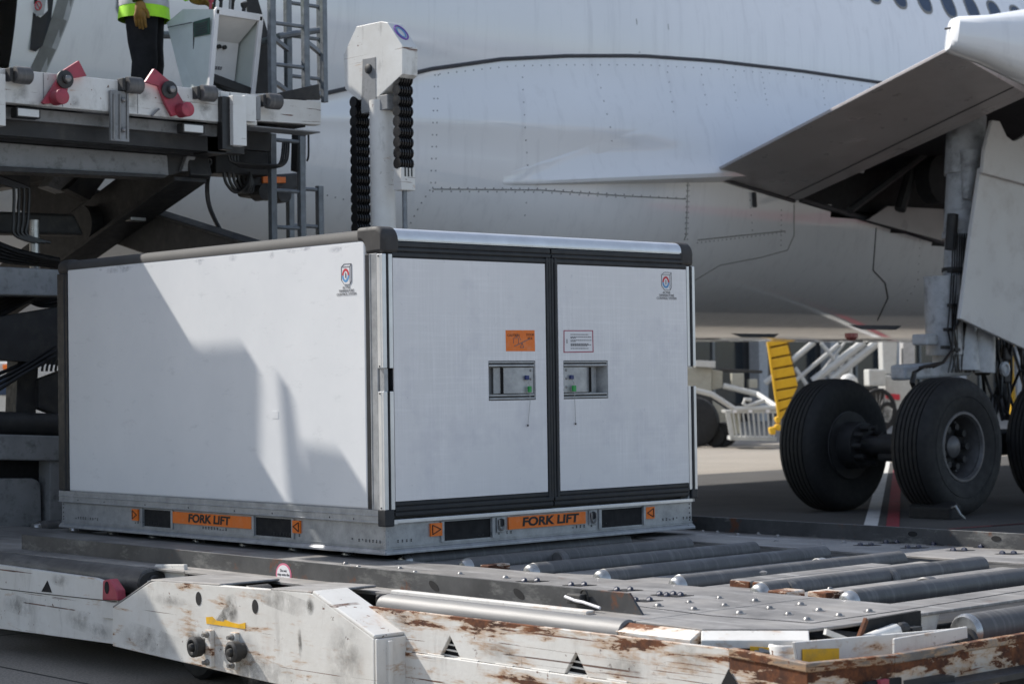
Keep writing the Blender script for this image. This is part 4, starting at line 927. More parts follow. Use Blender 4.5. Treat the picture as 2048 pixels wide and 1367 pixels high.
# hydraulic hoses
def hose(pts, r=.014, y=None, n=6):
    P = [U(1, p[2] if len(p) > 2 else y, p[0], p[1]) for p in pts]
    Q = []
    for i in range(len(P)-1):
        p0, p1, p2, p3 = P[max(i-1,0)], P[i], P[i+1], P[min(i+2,len(P)-1)]
        for k in range(6):
            t = k/6; Q.append(.5*((2*p1)+(p2-p0)*t+(2*p0-5*p1+4*p2-p3)*t*t+(3*p1-p0-3*p2+p3)*t**3))
    Q.append(P[-1]); m = MB(); m.tube(Q, r, n); return obj('hydraulic_hose', m, M['hose'], LD, smooth=True)
for k in range(4):
    hose([(-20,360-4*k),(22+k*9,372),(28+k*10,385),(27+k*9.5,440),(30+k*8,470),(70+10*k,485)], .011, 4.35)
for k in range(5):
    hose([(-20,480+k*9),(30,500+k*6),(80,512+k*4),(118,520+k*3)], .018, 4.3+.03*k)
for k in range(5):
    hose([(-30,650-k*10),(30,615-k*6),(80,590+k*5),(125,572+k*9)], .016, 4.22+.02*k)
for k in range(4):
    hose([(-20,790-k*12),(40,752-k*8),(110,712-k*10)], .014, 4.1+.03*k)
for k in range(4):
    hose([(84+k*9,742),(86+k*9,730),(90+k*9,725),(96+k*8,716)], .009, 4.0)
hose([(400,325),(418,318),(422,325),(415,331),(398,335)], .009, 4.0)
hose([(455,300),(430,325),(416,355),(416,400),(430,440),(458,490)], .016, 4.2)
for k in range(5):
    hose([(448+k*9,345),(452+k*9,365),(466+k*8,382),(480+k*6,383),(494+k*3,368),(500,345)], .012, 4.1+.03*k)
for k in range(4):
    hose([(455+k*7,298),(458+k*6,315+k*4),(470+k*5,325+k*3),(540,330+k*2),(560+k*4,325),(566+k*4,285)], .008, 3.9+.02*k)
hose([(617,268),(617,310),(614,322)], .008, 3.9)
px_plate('valve_box', 4.15, [(432,300),(540,300),(540,352),(432,346)], .25, 'ldark', bevel=.01)
px_plate('pump_mount', 4.3, [(500,352),(600,345),(600,375),(560,398),(505,390)], .2, 'ldark', bevel=.02)
px_plate('pump_label', 4.28, [(526,352),(572,354),(572,366),(526,366)], .02, 'orange')
for (x, y) in ((522,385),(560,390)):
    m = MB(); m.disc(U(1, 4.25, x, y), (0,1,0), .06, .12, 18); obj('pump_pulley', m, M['ldark'], LD)
m = MB(); q = U(1, 4.0, 425, 285); m.cyl(q-Vector((.06,0,.02)), q+Vector((.06,0,.04)), .045, 14); obj('actuator', m, M['galv'], LD, smooth=True)
m = MB(); q = U(1, 4.1, 372, 355); m.box(q.x-.06, q.x+.05, q.y-.02, q.y+.02, q.z-.03, q.z+.03); obj('limit_switch', m, M['ldark'], LD, .01)
px_plate('side_frame_post', 4.0, [(596,264),(612,266),(612,345),(594,340)], .08, 'ldark')
# ladders (upper and lower)
def lad(name, x0, x1, ytop, ybot, y, rungs, r=.024, back=None):
    A, B = U(1, y, x0, ybot), U(1, y, x1, ybot); zt = U(1, y, x0, ytop).z
    zb = A.z
    e = None
    lr = []
    for P in (A, B):
        m = MB(); m.box(P.x-r, P.x+r, y-r, y+r, zb, zt); lr.append(obj('ladder_rail', m, M['galv'], LD, .004))
    for ry__ in rungs:
        z = U(1, y, (x0+x1)/2, ry__).z; m = MB(); m.cyl((A.x, y, z), (B.x, y, z), .015, 10); obj('ladder_rung', m, M['galv'], LD, smooth=True)
    return A, B, zb, zt
A, B, zb, zt2 = lad('ladder', 545, 612, -190, 192, 4.15, [-130,-40,50,132])
A2, B2, zb2, zt3 = lad('ladder', 577, 643, -190, 190, 4.55, [-90,10,75,155])
for z in (U(1,4.15,580,78).z, U(1,4.15,580,165).z, zt2-.05):
    for (p, q) in ((A, A2), (B, B2)):
        m = MB(); m.bar((p.x, 4.15, z), (q.x, 4.55, z), .03, .03); obj('ladder_brace', m, M['galv'], LD)
q = U(1, 4.1, 648, 100); m = MB(); m.box(q.x-.02, q.x+.02, 4.08, 4.12, U(1,4.1,648,205).z, U(1,4.1,648,-150).z); obj('hand_rail', m, M['galv'], LD, .004)
A, B, zb, zt2 = lad('ladder', 547, 605, 268, 560, 4.0, [282,382,455,520])
A2, B2, zb2, zt3 = lad('ladder', 582, 641, 368, 560, 4.4, [378,452,520])
# railing and dark apron behind the console
m = MB(); m.tube([U(1,5.5,270,70), U(1,5.5,345,70)], .03, 8); obj('guard_rail', m, M['galv'], LD); m = MB(); m.tube([U(1,4.8,510,88), U(1,4.5,560,72), U(1,4.5,640,60)], .025, 8); obj('guard_rail', m, M['galv'], LD)
px_plate('apron_plate', 4.75, [(494,-30),(508,-30),(540,78),(540,186),(500,188)], .02, 'ldark')
# control console
CN = px_plate('control_console', 4.62, [(405,200),(425,60),(512,66),(500,200)], .02, 'consolew', bevel=.0)
CN.data.materials[0] = M['consolew']
zc = 3.34
F0 = [U(1, 4.28, *p) for p in ((413,225),(430,19),(523,34),(502,228))]
F1 = [p+Vector((.05, .36, 0)) for p in F0]; F1[1].z -= .02
xl = F0[1].x
bk = U(0, F0[0].x, 333, 45); L0 = U(0, F0[1].x, 333, 46); L1 = U(0, F0[0].x, 378, 225); L2 = U(0, F0[1].x, 366, 19)
m = MB(); m.add([F0[0], F0[1], L2, L0, L1, F0[1]*.55+F0[0]*.45], [(0,1,2,3,4)]); 
m = MB(); m.prism([F0[0], F0[1], L2, L0, L1], (.012, 0, 0)); ls = obj('console_side', m, M['console'], CN, .003)
m = MB(); m.prism([F0[3], F0[2], L2+(F0[2]-F0[1]), L0+(F0[2]-F0[1]), L1+(F0[3]-F0[0])], (-.012, 0, 0)); obj('console_side', m, M['console'], CN, .003)
m = MB(); m.add([F0[1], F0[2], L2+(F0[2]-F0[1]), L2], [(0,1,2,3)]); m.add([L2, L2+(F0[2]-F0[1]), L0+(F0[2]-F0[1]), L0], [(0,1,2,3)]); m.add([L0, L0+(F0[2]-F0[1]), L1+(F0[3]-F0[0]), L1], [(0,1,2,3)]); obj('console_top', m, M['console'], CN)
def on_front(u, v, d=0.0):   # u across, v up the open front
    a = F0[0].lerp(F0[3], u); b = F0[1].lerp(F0[2], u); return a.lerp(b, v)+Vector((0, d, 0))
for (u0, u1, v0, v1) in ((-.02,.07,0,1.0),(.93,1.02,0,1.0),(.0,1,.95,1.02)):
    m = MB(); m.prism([on_front(u0,v0,-.02), on_front(u1,v0,-.02), on_front(u1,v1,-.02), on_front(u0,v1,-.02)], (0,.03,0)); obj('console_frame', m, M['consolew'], CN, .004)
m = MB(); m.prism([on_front(.07,.0,.22), on_front(.93,.0,.22), on_front(.93,.78,.22), on_front(.07,.78,.22)], (0,.01,0)); obj('console_back', m, M['consolew'], CN)
m = MB(); m.prism([on_front(.07,.96,.0), on_front(.93,.96,.0), on_front(.93,.76,.22), on_front(.07,.76,.22)], (0,0,.01)); obj('console_hood', m, M['consolew'], CN)
m = MB(); m.prism([on_front(.10,.55,.20), on_front(.34,.55,.20), on_front(.34,.73,.20), on_front(.10,.73,.20)], (0,.015,0)); obj('document_pouch', m, M['ink'], CN)
for u in (.48, .60):
    m = MB(); m.disc(on_front(u,.70,.2), (0,1,0), .016, .02, 12); obj('console_knob', m, M['ink'], CN)
m = MB(); x_ = 0
for k in range(9):
    u = .14+.055*k; m.prism([on_front(u,.47,.215), on_front(u+random.uniform(.02,.045),.47,.215), on_front(u+.04,.505,.215), on_front(u,.505,.215)], (0,.003,0))
obj('stencil_text', m, M['inkgrey'], CN)
for (u0,u1,v) in ((.1,.95,.27),(.3,.9,.23)):
    m = MB(); m.bar(on_front(u0,v+.08,.06), on_front(u1,v-.05,.02), .06, .07); obj('chock_block', m, M['ink'], CN, .01)
# maker's plate with green print on the left side of the console
sd = lambda a, b, p: a.lerp(b, p)
def on_side(px, py): return U(0, F0[1].x-.03, px, py)
m = MB(); m.prism([on_side(387,44), on_side(419,35), on_side(419,68), on_side(388,74)], (.004,0,0)); mp_ = obj('instruction_plate', m, M['cgreen'], CN)
for k in range(5):
    a, b = on_side(391,50+5*k), on_side(415,44+5*k); m = MB(); m.bar(a-Vector((.003,0,0)), b-Vector((.003,0,0)), .002, .008); obj('plate_text_line', m, M['seam'], mp_)
m = MB(); m.bar(on_side(336,55), on_side(384,45), .004, .006); m.bar(on_side(387,45), on_side(387,215), .004, .008); obj('side_seam', m, M['railside'], CN)
# levers and joysticks on the console
T0, T1 = L2, L2+(F0[2]-F0[1])
for k, (u, v, h, mt) in enumerate(((.1,.3,.07,'redpaint'),(.25,.4,.10,'ink'),(.33,.3,.12,'ink'),(.45,.5,.10,'ink'),(.52,.3,.13,'bolt'),(.62,.4,.09,'ink'),(.72,.5,.12,'ink'),(.8,.3,.07,'ink'),(.9,.4,.08,'ink'))):
    b_ = F0[1].lerp(F0[2], u).lerp(L2.lerp(T1, u), v); m = MB(); m.cyl(b_-Vector((0,0,.01)), b_+Vector((.01,0,h)), .010, 8); m.lathe(b_+Vector((.01,0,h)), (0,0,1), [(-.02,.01),(0,.022),(.02,.022),(.03,.008)], 10); obj('control_lever', m, M[mt], CN, smooth=True)
# lift mast with roller chain
XM, YM = 2.56, 3.19
MS = MB(); MS.cyl((XM, YM, .6), (XM, YM, 3.37), .088, 28); mast = obj('lift_mast', MS, M['wl'], LD, smooth=True)
m = MB(); m.box(1.9, XM+.12, YM-.45, YM+1.4, .42, .62); obj('mast_outrigger', m, M['ldark'], LD, .01)
XH = XM-.065
octa = [U(0, XH, *p) for p in ((687,110),(713,53),(762,43),(775,45),(805,92),(805,148),(756,194),(717,200),(690,178))]
m = MB(); m.prism(octa, (.135, 0, 0)); hd = obj('chain_guard_head', m, M['wl'], mast, .004)
m = MB(); m.prism([U(0, XH-.003, *p) for p in ((725,118),(751,114),(752,222),(722,222))], (.02, 0, 0)); obj('head_bracket', m, M['lgrey'], mast, .002)
m = MB(); m.lathe(U(0, XH-.004, 738, 138), (-1,0,0), [(-.01,.034),(.012,.034),(.016,.024),(.018,.014),(.02,.001)], 16); obj('sprocket_axle', m, M['ldark'], mast, smooth=True)
m = MB(); a, b = U(0, XH, 722, 198), U(0, XH, 775, 218); m.box(XH, XH+.16, min(a.y,b.y), max(a.y,b.y), b.z, a.z); obj('mast_cap', m, M['lgrey'], mast, .004)
Pn = [octa[3], octa[4]]; e_ = (Pn[1]-Pn[0]).normalized(); cc = Pn[0].lerp(Pn[1], .40)+Vector((.0675, 0, 0)); nn = Vector((1,0,0)).cross(e_).normalized(); nn = nn if nn.z > 0 else -nn
m = MB(); m.tube([cc+nn*.003+e_*(.070*math.cos(t))+Vector((.048*math.sin(t),0,0)) for t in [i*math.pi/10 for i in range(21)]], .006, 5); obj('oval_sticker_ring', m, M['violet'], mast)
m = MB(); m.tube([cc+nn*.003+e_*(.05*math.cos(t))+Vector((.03*math.sin(t),0,0)) for t in [i*math.pi/10 for i in range(21)]], .004, 5); obj('oval_sticker_print', m, M['blue'], mast)
def chain(xpx, y0, y1):
    a = U(0, XM, xpx, y0); b = U(0, XM, xpx, y1); yd = a.y
    n = max(2, int((a.z-b.z)/.066)); first = None; h = (a.z-b.z)/n
    for k in range(n):
        z = a.z-(k+.5)*h
        if first is None:
            m = MB(); pf_ = []
            for j in range(6): pf_ += [(.022*j, .040), (.022*j+.010, .040), (.022*j+.0105, .026), (.022*j+.0215, .026)]
            m.lathe((a.x-.064, yd, z), (1,0,0), pf_, 12)
            first = obj('chain_link', m, M['hose'], mast); z0_ = z
        else:
            c = first.copy(); COL.objects.link(c); c.location = (0, 0, z-z0_)
    return yd
chain(720, 196, 640); YC2 = chain(806, 150, 338)
q = U(0, XM, 807, 360); m = MB(); m.box(q.x-.062, q.x+.062, YC2-.045, YC2+.045, q.z-.075, q.z+.08); cl = obj('chain_clevis', m, M['wl'], mast, .004)
for dx in (-.022, 0, .022):
    m = MB(); m.box(q.x+dx*1.3-.006, q.x+dx*1.3+.006, YC2-.048, YC2-.03, q.z+.02, q.z+.085); obj('clevis_slot', m, M['hose'], mast)
m = MB(); m.cyl((q.x, YC2, q.z-.07), (q.x, YC2, .62), .018, 10); obj('chain_rod', m, M['galv'], mast, smooth=True)
# unseen added pieces, shaped to cast the shadows on container and transporter
TS = 2.65; KX, KY, KZ = -.33*TS, 1.03*TS, TS
def sh(pts, x=KX): return [(x, y+KY, z+KZ) for y, z in pts]
m = MB(); m.prism(sh([(1.62,1.60),(1.19,1.61),(1.185,1.50),(1.35,1.50),(1.39,1.44),(1.35,1.30),(1.27,1.19),(1.21,1.12),(1.45,1.12),(1.9,1.2),(1.9,1.6)]), (-.05,0,0)); gb = obj('shadow_plate', m, M['lgrey'], LD)
m = MB(); m.prism(sh([(1.185,1.50),(1.235,1.50),(1.25,1.36),(1.225,1.16),(1.20,1.12)]), (-.05,0,0)); obj('shadow_strut', m, M['lgrey'], LD)
m = MB(); m.box(-3.05, -2.2, YE-.32, 7.0, 3.20, 3.36); obj('shadow_slab', m, M['ldark'], LD)  # added slab out of view, throws shade over the transporter's left side
m = MB(); m.box(KX-.05, KX, 1.9+KY-.25, 1.9+KY, 1.2+KZ-.1, 1.6+KZ+.02); obj('shadow_plate_arm', m, M['lgrey'], LD)
m = MB(); m.prism(sh([(.875,1.43),(.845,1.43),(.70,.80),(.80,.80)]), (-.03,0,0)); obj('shadow_bar', m, M['galv'], LD)
m = MB(); m.prism(sh([(.66,1.08),(.34,1.05),(.12,.79),(.12,.70),(.66,.70)]), (-.25,0,0)); obj('shadow_block', m, M['ldark'], LD)
m = MB(); m.bar((KX-.02, .75+KY, .72+KZ), (KX-.02, 1.9+KY, .72+KZ), .05, .06); m.bar((KX-.02, 1.85+KY, .70+KZ), (KX-.02, 1.85+KY, 1.3+KZ), .05, .05); obj('shadow_block_arm', m, M['galv'], LD)
for (px, py, hw, hh) in ((45,185,.05,.09),(30,195,.03,.06),(268,205,.05,.08),(416,222,.06,.09),(405,215,.04,.06),(545,230,.05,.07),(150,205,.04,.05),(330,232,.08,.04),(200,225,.2,.03),(80,210,.12,.03),(290,190,.05,.05)):
    q = U(1, YE, px, py); stain(1, YE-.002, q, hw, hh, 'soot', pf)
# ------------------------------------------------------------------ worker on the platform
PB = Vector((1.87, 5.16, 3.335))
PR = root('person', 'worker in yellow high visibility vest, black trousers and tan gloves at the loader console', 'person', PB)
def skin_mesh(name, verts, edges, mat, parent, sub=2, rootv=0):
    me = bpy.data.meshes.new(name); me.from_pydata([tuple(Vector(v[:3])+PB) for v in verts], edges, []); me.update()
    o = bpy.data.objects.new(name, me); COL.objects.link(o); me.materials.append(mat)
    o.modifiers.new('skin', 'SKIN'); 
    for i, v in enumerate(verts):
        s = me.skin_vertices[0].data[i]; r = v[3]; s.radius = (r, r) if not isinstance(r, tuple) else r; s.use_root = (i == rootv); s.use_loose = False
    b = o.modifiers.new('sub', 'SUBSURF'); b.levels = sub; b.render_levels = sub
    dg = bpy.context.evaluated_depsgraph_get(); m2 = bpy.data.meshes.new_from_object(o.evaluated_get(dg)); o.modifiers.clear(); o.data = m2
    m2.materials.clear(); m2.materials.append(mat)
    m2.polygons.foreach_set('use_smooth', [True]*len(m2.polygons)); attach(o, parent); return o
# faces +x; left is +y
body = skin_mesh('body', [(0,0,.97,.15),(0,.0,1.15,.145),(.01,0,1.33,.15),(0,0,1.45,.09),(.02,0,1.53,.058),(.03,0,1.60,.06),
    (0,.10,.90,.105),(.02,.10,.52,.075),(-.01,.10,.10,.055),(.10,.10,.05,.045),(.18,.10,.045,.035),
    (0,-.10,.90,.105),(.03,-.10,.52,.075),(-.02,-.11,.10,.055),(.09,-.11,.05,.045),(.17,-.11,.045,.035),
    (0,.20,1.42,.062),(.10,.27,1.16,.050),(.30,.20,1.02,.036),
    (0,-.20,1.42,.062),(-.02,-.27,1.14,.050),(.03,-.27,.92,.036)],
    [(0,1),(1,2),(2,3),(3,4),(4,5),(0,6),(6,7),(7,8),(8,9),(9,10),(0,11),(11,12),(12,13),(13,14),(14,15),(3,16),(16,17),(17,18),(3,19),(19,20),(20,21)], M['trouser'], PR)
# trousers: looser cloth over the legs
m = MB()
def tub(path, n=14):
    rings = []
    for (x, y, z, rx, ry) in path:
        rings.append([Vector((x+rx*math.cos(t)*(1+.04*math.sin(3*t+z*9)), y+ry*math.sin(t)*(1+.04*math.cos(2*t+z*7)), z))+PB for t in [2*math.pi*i/n for i in range(n)]])
    m.loft(rings)
for s in (-1, 1):
    tub([(.0,.09*s,.99,.135,.10),(.0,.095*s,.80,.125,.095),(.01,.10*s,.62,.108,.085),(.03,.10*s,.48,.098,.082),(.01,.10*s,.32,.092,.08),(-.01,.105*s,.16,.098,.085),(.0,.105*s,.06,.108,.09)])
obj('trousers', m, M['trouser'], PR, smooth=True)
for s in (-1, 1):
    m = MB(); m.lathe(PB+Vector((-.08,.105*s,.045)), (1,0,0), [(0,.02),(.02,.045),(.12,.05),(.22,.045),(.28,.03),(.29,.005)], 12); obj('shoe', m, M['ink'], PR, smooth=True)
# vest
def shell(rows, name, mat, par, n=20):
    mm = MB(); mm.loft([[Vector((x+rx*math.cos(t), y+ry*math.sin(t), z))+PB for t in [2*math.pi*i/n for i in range(n)]] for (x, y, z, rx, ry) in rows], cap=False)
    return obj(name, mm, mat, par, smooth=True)
vest = shell([(0,0,.80,.195,.225),(0,0,.84,.19,.22),(0,0,.895,.185,.215)], 'vest_hem', M['hivis'], PR)
shell([(0,0,.893,.187,.217),(0,0,.95,.185,.215),(0,0,.955,.183,.213)], 'reflective_band', M['vestgrey'], PR)
shell([(0,0,.953,.184,.214),(0,0,1.12,.175,.20),(.01,0,1.30,.175,.215),(0,0,1.42,.13,.20),(0,0,1.49,.075,.09)], 'vest_body', M['hivis'], PR)
# sleeves
m = MB(); m.tube([PB+Vector(p) for p in ((0,-.20,1.42),(-.02,-.275,1.14),(.03,-.28,.93))], .060, 12); obj('sleeve', m, M['hivis'], PR, smooth=True)
m = MB(); m.tube([PB+Vector(p) for p in ((0,.20,1.42),(.10,.28,1.16),(.29,.20,1.03))], .060, 12); obj('sleeve', m, M['hivis'], PR, smooth=True)
m = MB(); m.tube([PB+Vector(p) for p in ((.02,-.28,.95),(.032,-.28,.90))], .05, 12); obj('cuff', m, M['ink'], PR, smooth=True)
# gloved hands, five fingers each
def hand(c, down, fwd, side, name):
    c, d, f, s = Vector(c), Vector(down).normalized(), Vector(fwd).normalized(), Vector(side).normalized()
    V = [(c-d*.06, .036), (c, .040), (c+d*.055, .042)]; E = [(0,1),(1,2)]
    for k, ln in enumerate((.070,.082,.078,.060)):
        b = c+d*.075+f*(.033-.022*k); i = len(V); V += [(b, .0135), (b+d*ln*.5-s*.012, .0125), (b+d*ln-s*.036, .011)]; E += [(2,i),(i,i+1),(i+1,i+2)]
    i = len(V); b = c+f*.035+d*.01; V += [(b, .016), (b+f*.022+d*.03-s*.012, .014), (b+f*.022+d*.068-s*.02, .012)]; E += [(1,i),(i,i+1),(i+1,i+2)]
    return skin_mesh(name, [tuple(v)+(r,) for v, r in V], E, M['glove'], PR)
hand((.04,-.285,.845), (.02,-.02,-1), (1,0,0), (0,-1,0), 'gloved_hand')
hand((.36,.16,.98), (1,-.2,-.25), (0,-.6,.2), (0,0,1), 'gloved_hand')
# head
m = MB(); hc = PB+Vector((.03,0,1.66)); rings = []
for (z, rx, ry, ox) in ((-.125,.035,.035,.04),(-.11,.055,.05,.04),(-.07,.078,.066,.02),(-.02,.092,.074,.005),(.04,.098,.078,0),(.085,.085,.07,-.005),(.115,.055,.045,-.005),(.125,.01,.01,-.005)):
    rings.append([hc+Vector((ox+rx*math.cos(t), ry*math.sin(t), z)) for t in [2*math.pi*i/16 for i in range(16)]])
m.loft(rings); hdm = obj('head', m, M['skin'], PR, smooth=True)
m = MB(); m.loft([[hc+Vector((.088,.014,.0)), hc+Vector((.088,-.014,.0)), hc+Vector((.09,0,.02))], [hc+Vector((.115,.012,-.03)), hc+Vector((.115,-.012,-.03)), hc+Vector((.12,0,-.02))]]); obj('nose', m, M['skin'], hdm)
for s in (-1, 1):
    m = MB(); m.dome(hc+Vector((.086,.03*s,.005)), .011, .006, 8, (1,0,0)); obj('eye', m, M['ink'], hdm)
    m = MB(); m.disc(hc+Vector((0,.08*s,-.005)), (0,1,0), .026, .014, 10); obj('ear', m, M['skin'], hdm)
m = MB(); m.bar(hc+Vector((.092,.022,-.065)), hc+Vector((.092,-.022,-.065)), .006, .006); obj('mouth', m, M['redpaint'], hdm)
m = MB(); m.loft([[hc+Vector((-.012+rx*math.cos(t), ry*math.sin(t), z+(.02 if math.cos(t) > .3 else 0))) for t in [2*math.pi*i/16 for i in range(16)]] for (z, rx, ry) in ((-.02,.098,.082),(.04,.104,.085),(.09,.09,.076),(.122,.058,.05),(.134,.01,.01))]); obj('hair', m, M['hair'], hdm, smooth=True)
PR.rotation_euler = (0, 0, math.radians(-46))
# ------------------------------------------------------------------ aircraft
AY, AZ, AR = 10.2, 5.15, 2.82
AC = root('airliner', 'white wide body airliner parked behind the loader, seen from wing root to aft hold', 'aircraft', (10, AY, 0))
def fus(x, a): return Vector((x, AY-AR*math.cos(a), AZ+AR*math.sin(a)))     # a: angle above the near side
def fus_z(x, z, off=0.0):
    s = max(-1, min(1, (z-AZ)/AR)); a = math.asin(s); return Vector((x, AY-(AR+off)*math.cos(a), AZ+(AR+off)*math.sin(a)))
# fuselage skin with cargo door opening
DX0, DX1, DA0, DA1 = -.9, 2.05, math.asin((2.95-AZ)/AR), math.asin((4.75-AZ)/AR)
xs = sorted(set([-24+.75*i for i in range(80)]+[DX0, DX1])); NA = 96
angs = sorted(set([-math.pi+2*math.pi*i/NA for i in range(NA)]+[DA0, DA1]))
m = MB(); n = len(angs)
for x in xs: m.v += [tuple(fus(x, a)) for a in angs]
for k in range(len(xs)-1):
    for i in range(n):
        a0 = angs[i]; a1 = angs[(i+1) % n]
        if xs[k] >= DX0-1e-6 and xs[k+1] <= DX1+1e-6 and a0 >= DA0-1e-6 and (a1 <= DA1+1e-6 and i < n-1): continue
        m.f.append((k*n+i, k*n+(i+1) % n, (k+1)*n+(i+1) % n, (k+1)*n+i))
fz = obj('fuselage', m, M['air'], AC, smooth=True)
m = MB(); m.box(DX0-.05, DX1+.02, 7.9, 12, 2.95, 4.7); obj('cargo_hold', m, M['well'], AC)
# door surround: dark liner with a sign and curved grey seal
def surf_strip(pts, w, mat, name, parent, off=.006, t=.004):
    """Strip along (x, z) points lying on the fuselage."""
    m = MB(); R0 = []; R1 = []
    P = [fus_z(x, z, off) for x, z in pts]
    for i, p in enumerate(P):
        d = (P[min(i+1, len(P)-1)]-P[max(i-1, 0)]).normalized(); nn = Vector((0, p.y-AY, p.z-AZ)).normalized(); s = nn.cross(d).normalized()*w/2
        R0.append([p-s, p+s, p+s-nn*.02, p-s-nn*.02])
    m.loft(R0); return obj(name, m, M[mat], parent, smooth=False)
Q = [U(1, 7.5, *p) for p in ((133,-120),(124,-20),(112,40),(98,95),(82,145),(70,200))]
surf_strip([(q.x, q.z) for q in Q], .14, 'seal', 'door_seal', fz)
Q = [U(1, 7.5, *p) for p in ((150,-120),(137,-20),(125,40),(110,95),(95,145),(83,200))]
surf_strip([(q.x, q.z) for q in Q], .05, 'bcol', 'door_edge', fz)
def surf_patch(px, mat, name, parent, off=.012, y=7.5, sub=6):
    P = [U(1, y, *p) for p in px]; P = [(p.x, p.z) for p in P]
    m = MB(); vs = [fus_z(x, z, off) for x, z in P]; m.add(vs, [tuple(range(len(vs)))]); 
    return obj(name, m, M[mat], parent)
surf_patch([(58,-60),(98,-60),(94,40),(84,90),(72,102),(60,98)], 'trim', 'door_liner', fz, off=.02)
sg = surf_patch([(62,0),(79,0),(77,32),(62,34)], 'bcol', 'no_smoking_sign', fz, off=.03)
q = U(1, 7.45, 70, 12); m = MB(); m.tube([fus_z(q.x+.03*math.cos(t), q.z+.035*math.sin(t), .034) for t in [i*math.pi/8 for i in range(17)]], .005, 5); obj('sign_ring', m, M['red'], sg)
m = MB(); m.bar(fus_z(q.x-.02, q.z+.025, .034), fus_z(q.x+.02, q.z-.025, .034), .006, .006); obj('sign_bar', m, M['red'], sg)
# small service hatch behind the worker
surf_patch([(222,-40),(262,-40),(262,35),(240,36),(228,32),(222,20)], 'lgrey', 'service_hatch', fz, off=.01)
surf_patch([(230,-40),(246,-40),(240,20),(232,10)], 'trim', 'hatch_opening', fz, off=.016)
# windows
for k in range(-3, 5):
    x = 14.95+.533*k; z0 = 6.21; ax_ = (fus_z(x, z0)-Vector((x, AY, AZ))).normalized(); up_ = Vector((1,0,0)).cross(ax_).normalized(); up_ = up_ if up_.z > 0 else -up_
    c = fus_z(x, z0)
    def rr(a, b, d): return [c+Vector((1,0,0))*(a*math.copysign(abs(math.cos(t))**.8, math.cos(t)))+up_*(b*math.copysign(abs(math.sin(t))**.8, math.sin(t)))+ax_*d for t in [i*math.pi/12 for i in range(24)]]
    m = MB(); m.loft([rr(.15,.21,.0), rr(.145,.205,.006), rr(.125,.18,.006), rr(.12,.175,-.002)], cap=False); w = obj('window', m, M['seal'], fz, smooth=True)
    m = MB(); v = rr(.123,.178,.003); m.add(v, [tuple(range(24))]); obj('pane', m, M['glass'], w)
# fuselage panel seams
for x in (9.55, 10.05):
    surf_strip([(x-.12*(z-4.6), z) for z in (4.95,5.3,5.7,6.1,6.5,6.9)], .010, 'seal', 'panel_seam', fz, off=.001)
# ---- belly fairing
TT = [(3.6,3.70),(4.4,3.90),(5.2,4.12),(6.6,4.50),(7.5,4.68),(8.4,4.80),(9.5,4.91),(10.7,4.97),(12.2,5.0),(13.7,5.0),(22,5.0)]
def tz(x):
    for (a, b), (c, d) in zip(TT, TT[1:]):
        if a <= x <= c: return b+(d-b)*(x-a)/(c-a)
    return TT[0][1] if x < TT[0][0] else TT[-1][1]
def ss(a, b, x): t = max(0, min(1, (x-a)/(b-a))); return t*t*(3-2*t)
Z_0 = 3.85
def fsec(x):
    k = ss(3.6, 9.4, x); w = 2.45+(2.98-2.45)*ss(3.6, 8.6, x); b = 2.36+(1.90-2.36)*k; t = tz(x)
    w0 = math.sqrt(AR*AR-(Z_0-AZ)**2)+.004; w = w0+(2.97-w0)*ss(3.6, 9.0, x); nexp = 2.0+.6*k
    P = []
    top = fus_z(x, t, .012)
    for i in range(8):
        u = i/8; z = t+(Z_0-t)*u; base = fus_z(x, z, .012).y if z > AZ-AR else AY; tgt = AY-w
        P.append(Vector((x, base+(tgt-fus_z(x, Z_0, .012).y)*ss(0, 1, u), z)))
    for i in range(25):
        p = math.pi/2*i/24; P.append(Vector((x, AY-w*math.cos(p)**(2/nexp), Z_0-(Z_0-b)*math.sin(p)**(2/nexp))))
    Mr = [Vector((x, 2*AY-p.y, p.z)) for p in P[:-1]][::-1]
    return P+Mr
fx = [3.6+.3*i for i in range(62)]; S = [fsec(x) for x in fx]; m = MB(); n = len(S[0])
for s in S: m.v += [tuple(p) for p in s]
def edge_z(x): return 3.463+(x-11.928)*(3.075-3.463)/(14.85-11.928)
for k in range(len(fx)-1):
    for i in range(n-1):
        c = (S[k][i]+S[k+1][i+1])/2
        if c.y < AY-1.5 and c.x > 12.0 and c.x < 17.5 and edge_z(c.x) < c.z < (3.90 if c.x < 13.3 else 4.5): continue
        m.f.append((k*n+i, k*n+i+1, (k+1)*n+i+1, (k+1)*n+i))
bf = obj('belly_fairing', m, M['air'], AC, smooth=True)
def fair_pt(x, z, off=.0):
    s = fsec(x); best = None
    for a, b in zip(s[:33], s[1:33]):
        if (a.z-z)*(b.z-z) <= 0 and abs(a.z-b.z) > 1e-6:
            t = (a.z-z)/(a.z-b.z); p = a.lerp(b, t); d = (b-a).normalized(); nn = Vector((1,0,0)).cross(d).normalized(); nn = nn if nn.y < 0 else -nn; return p+nn*off
    return s[0]
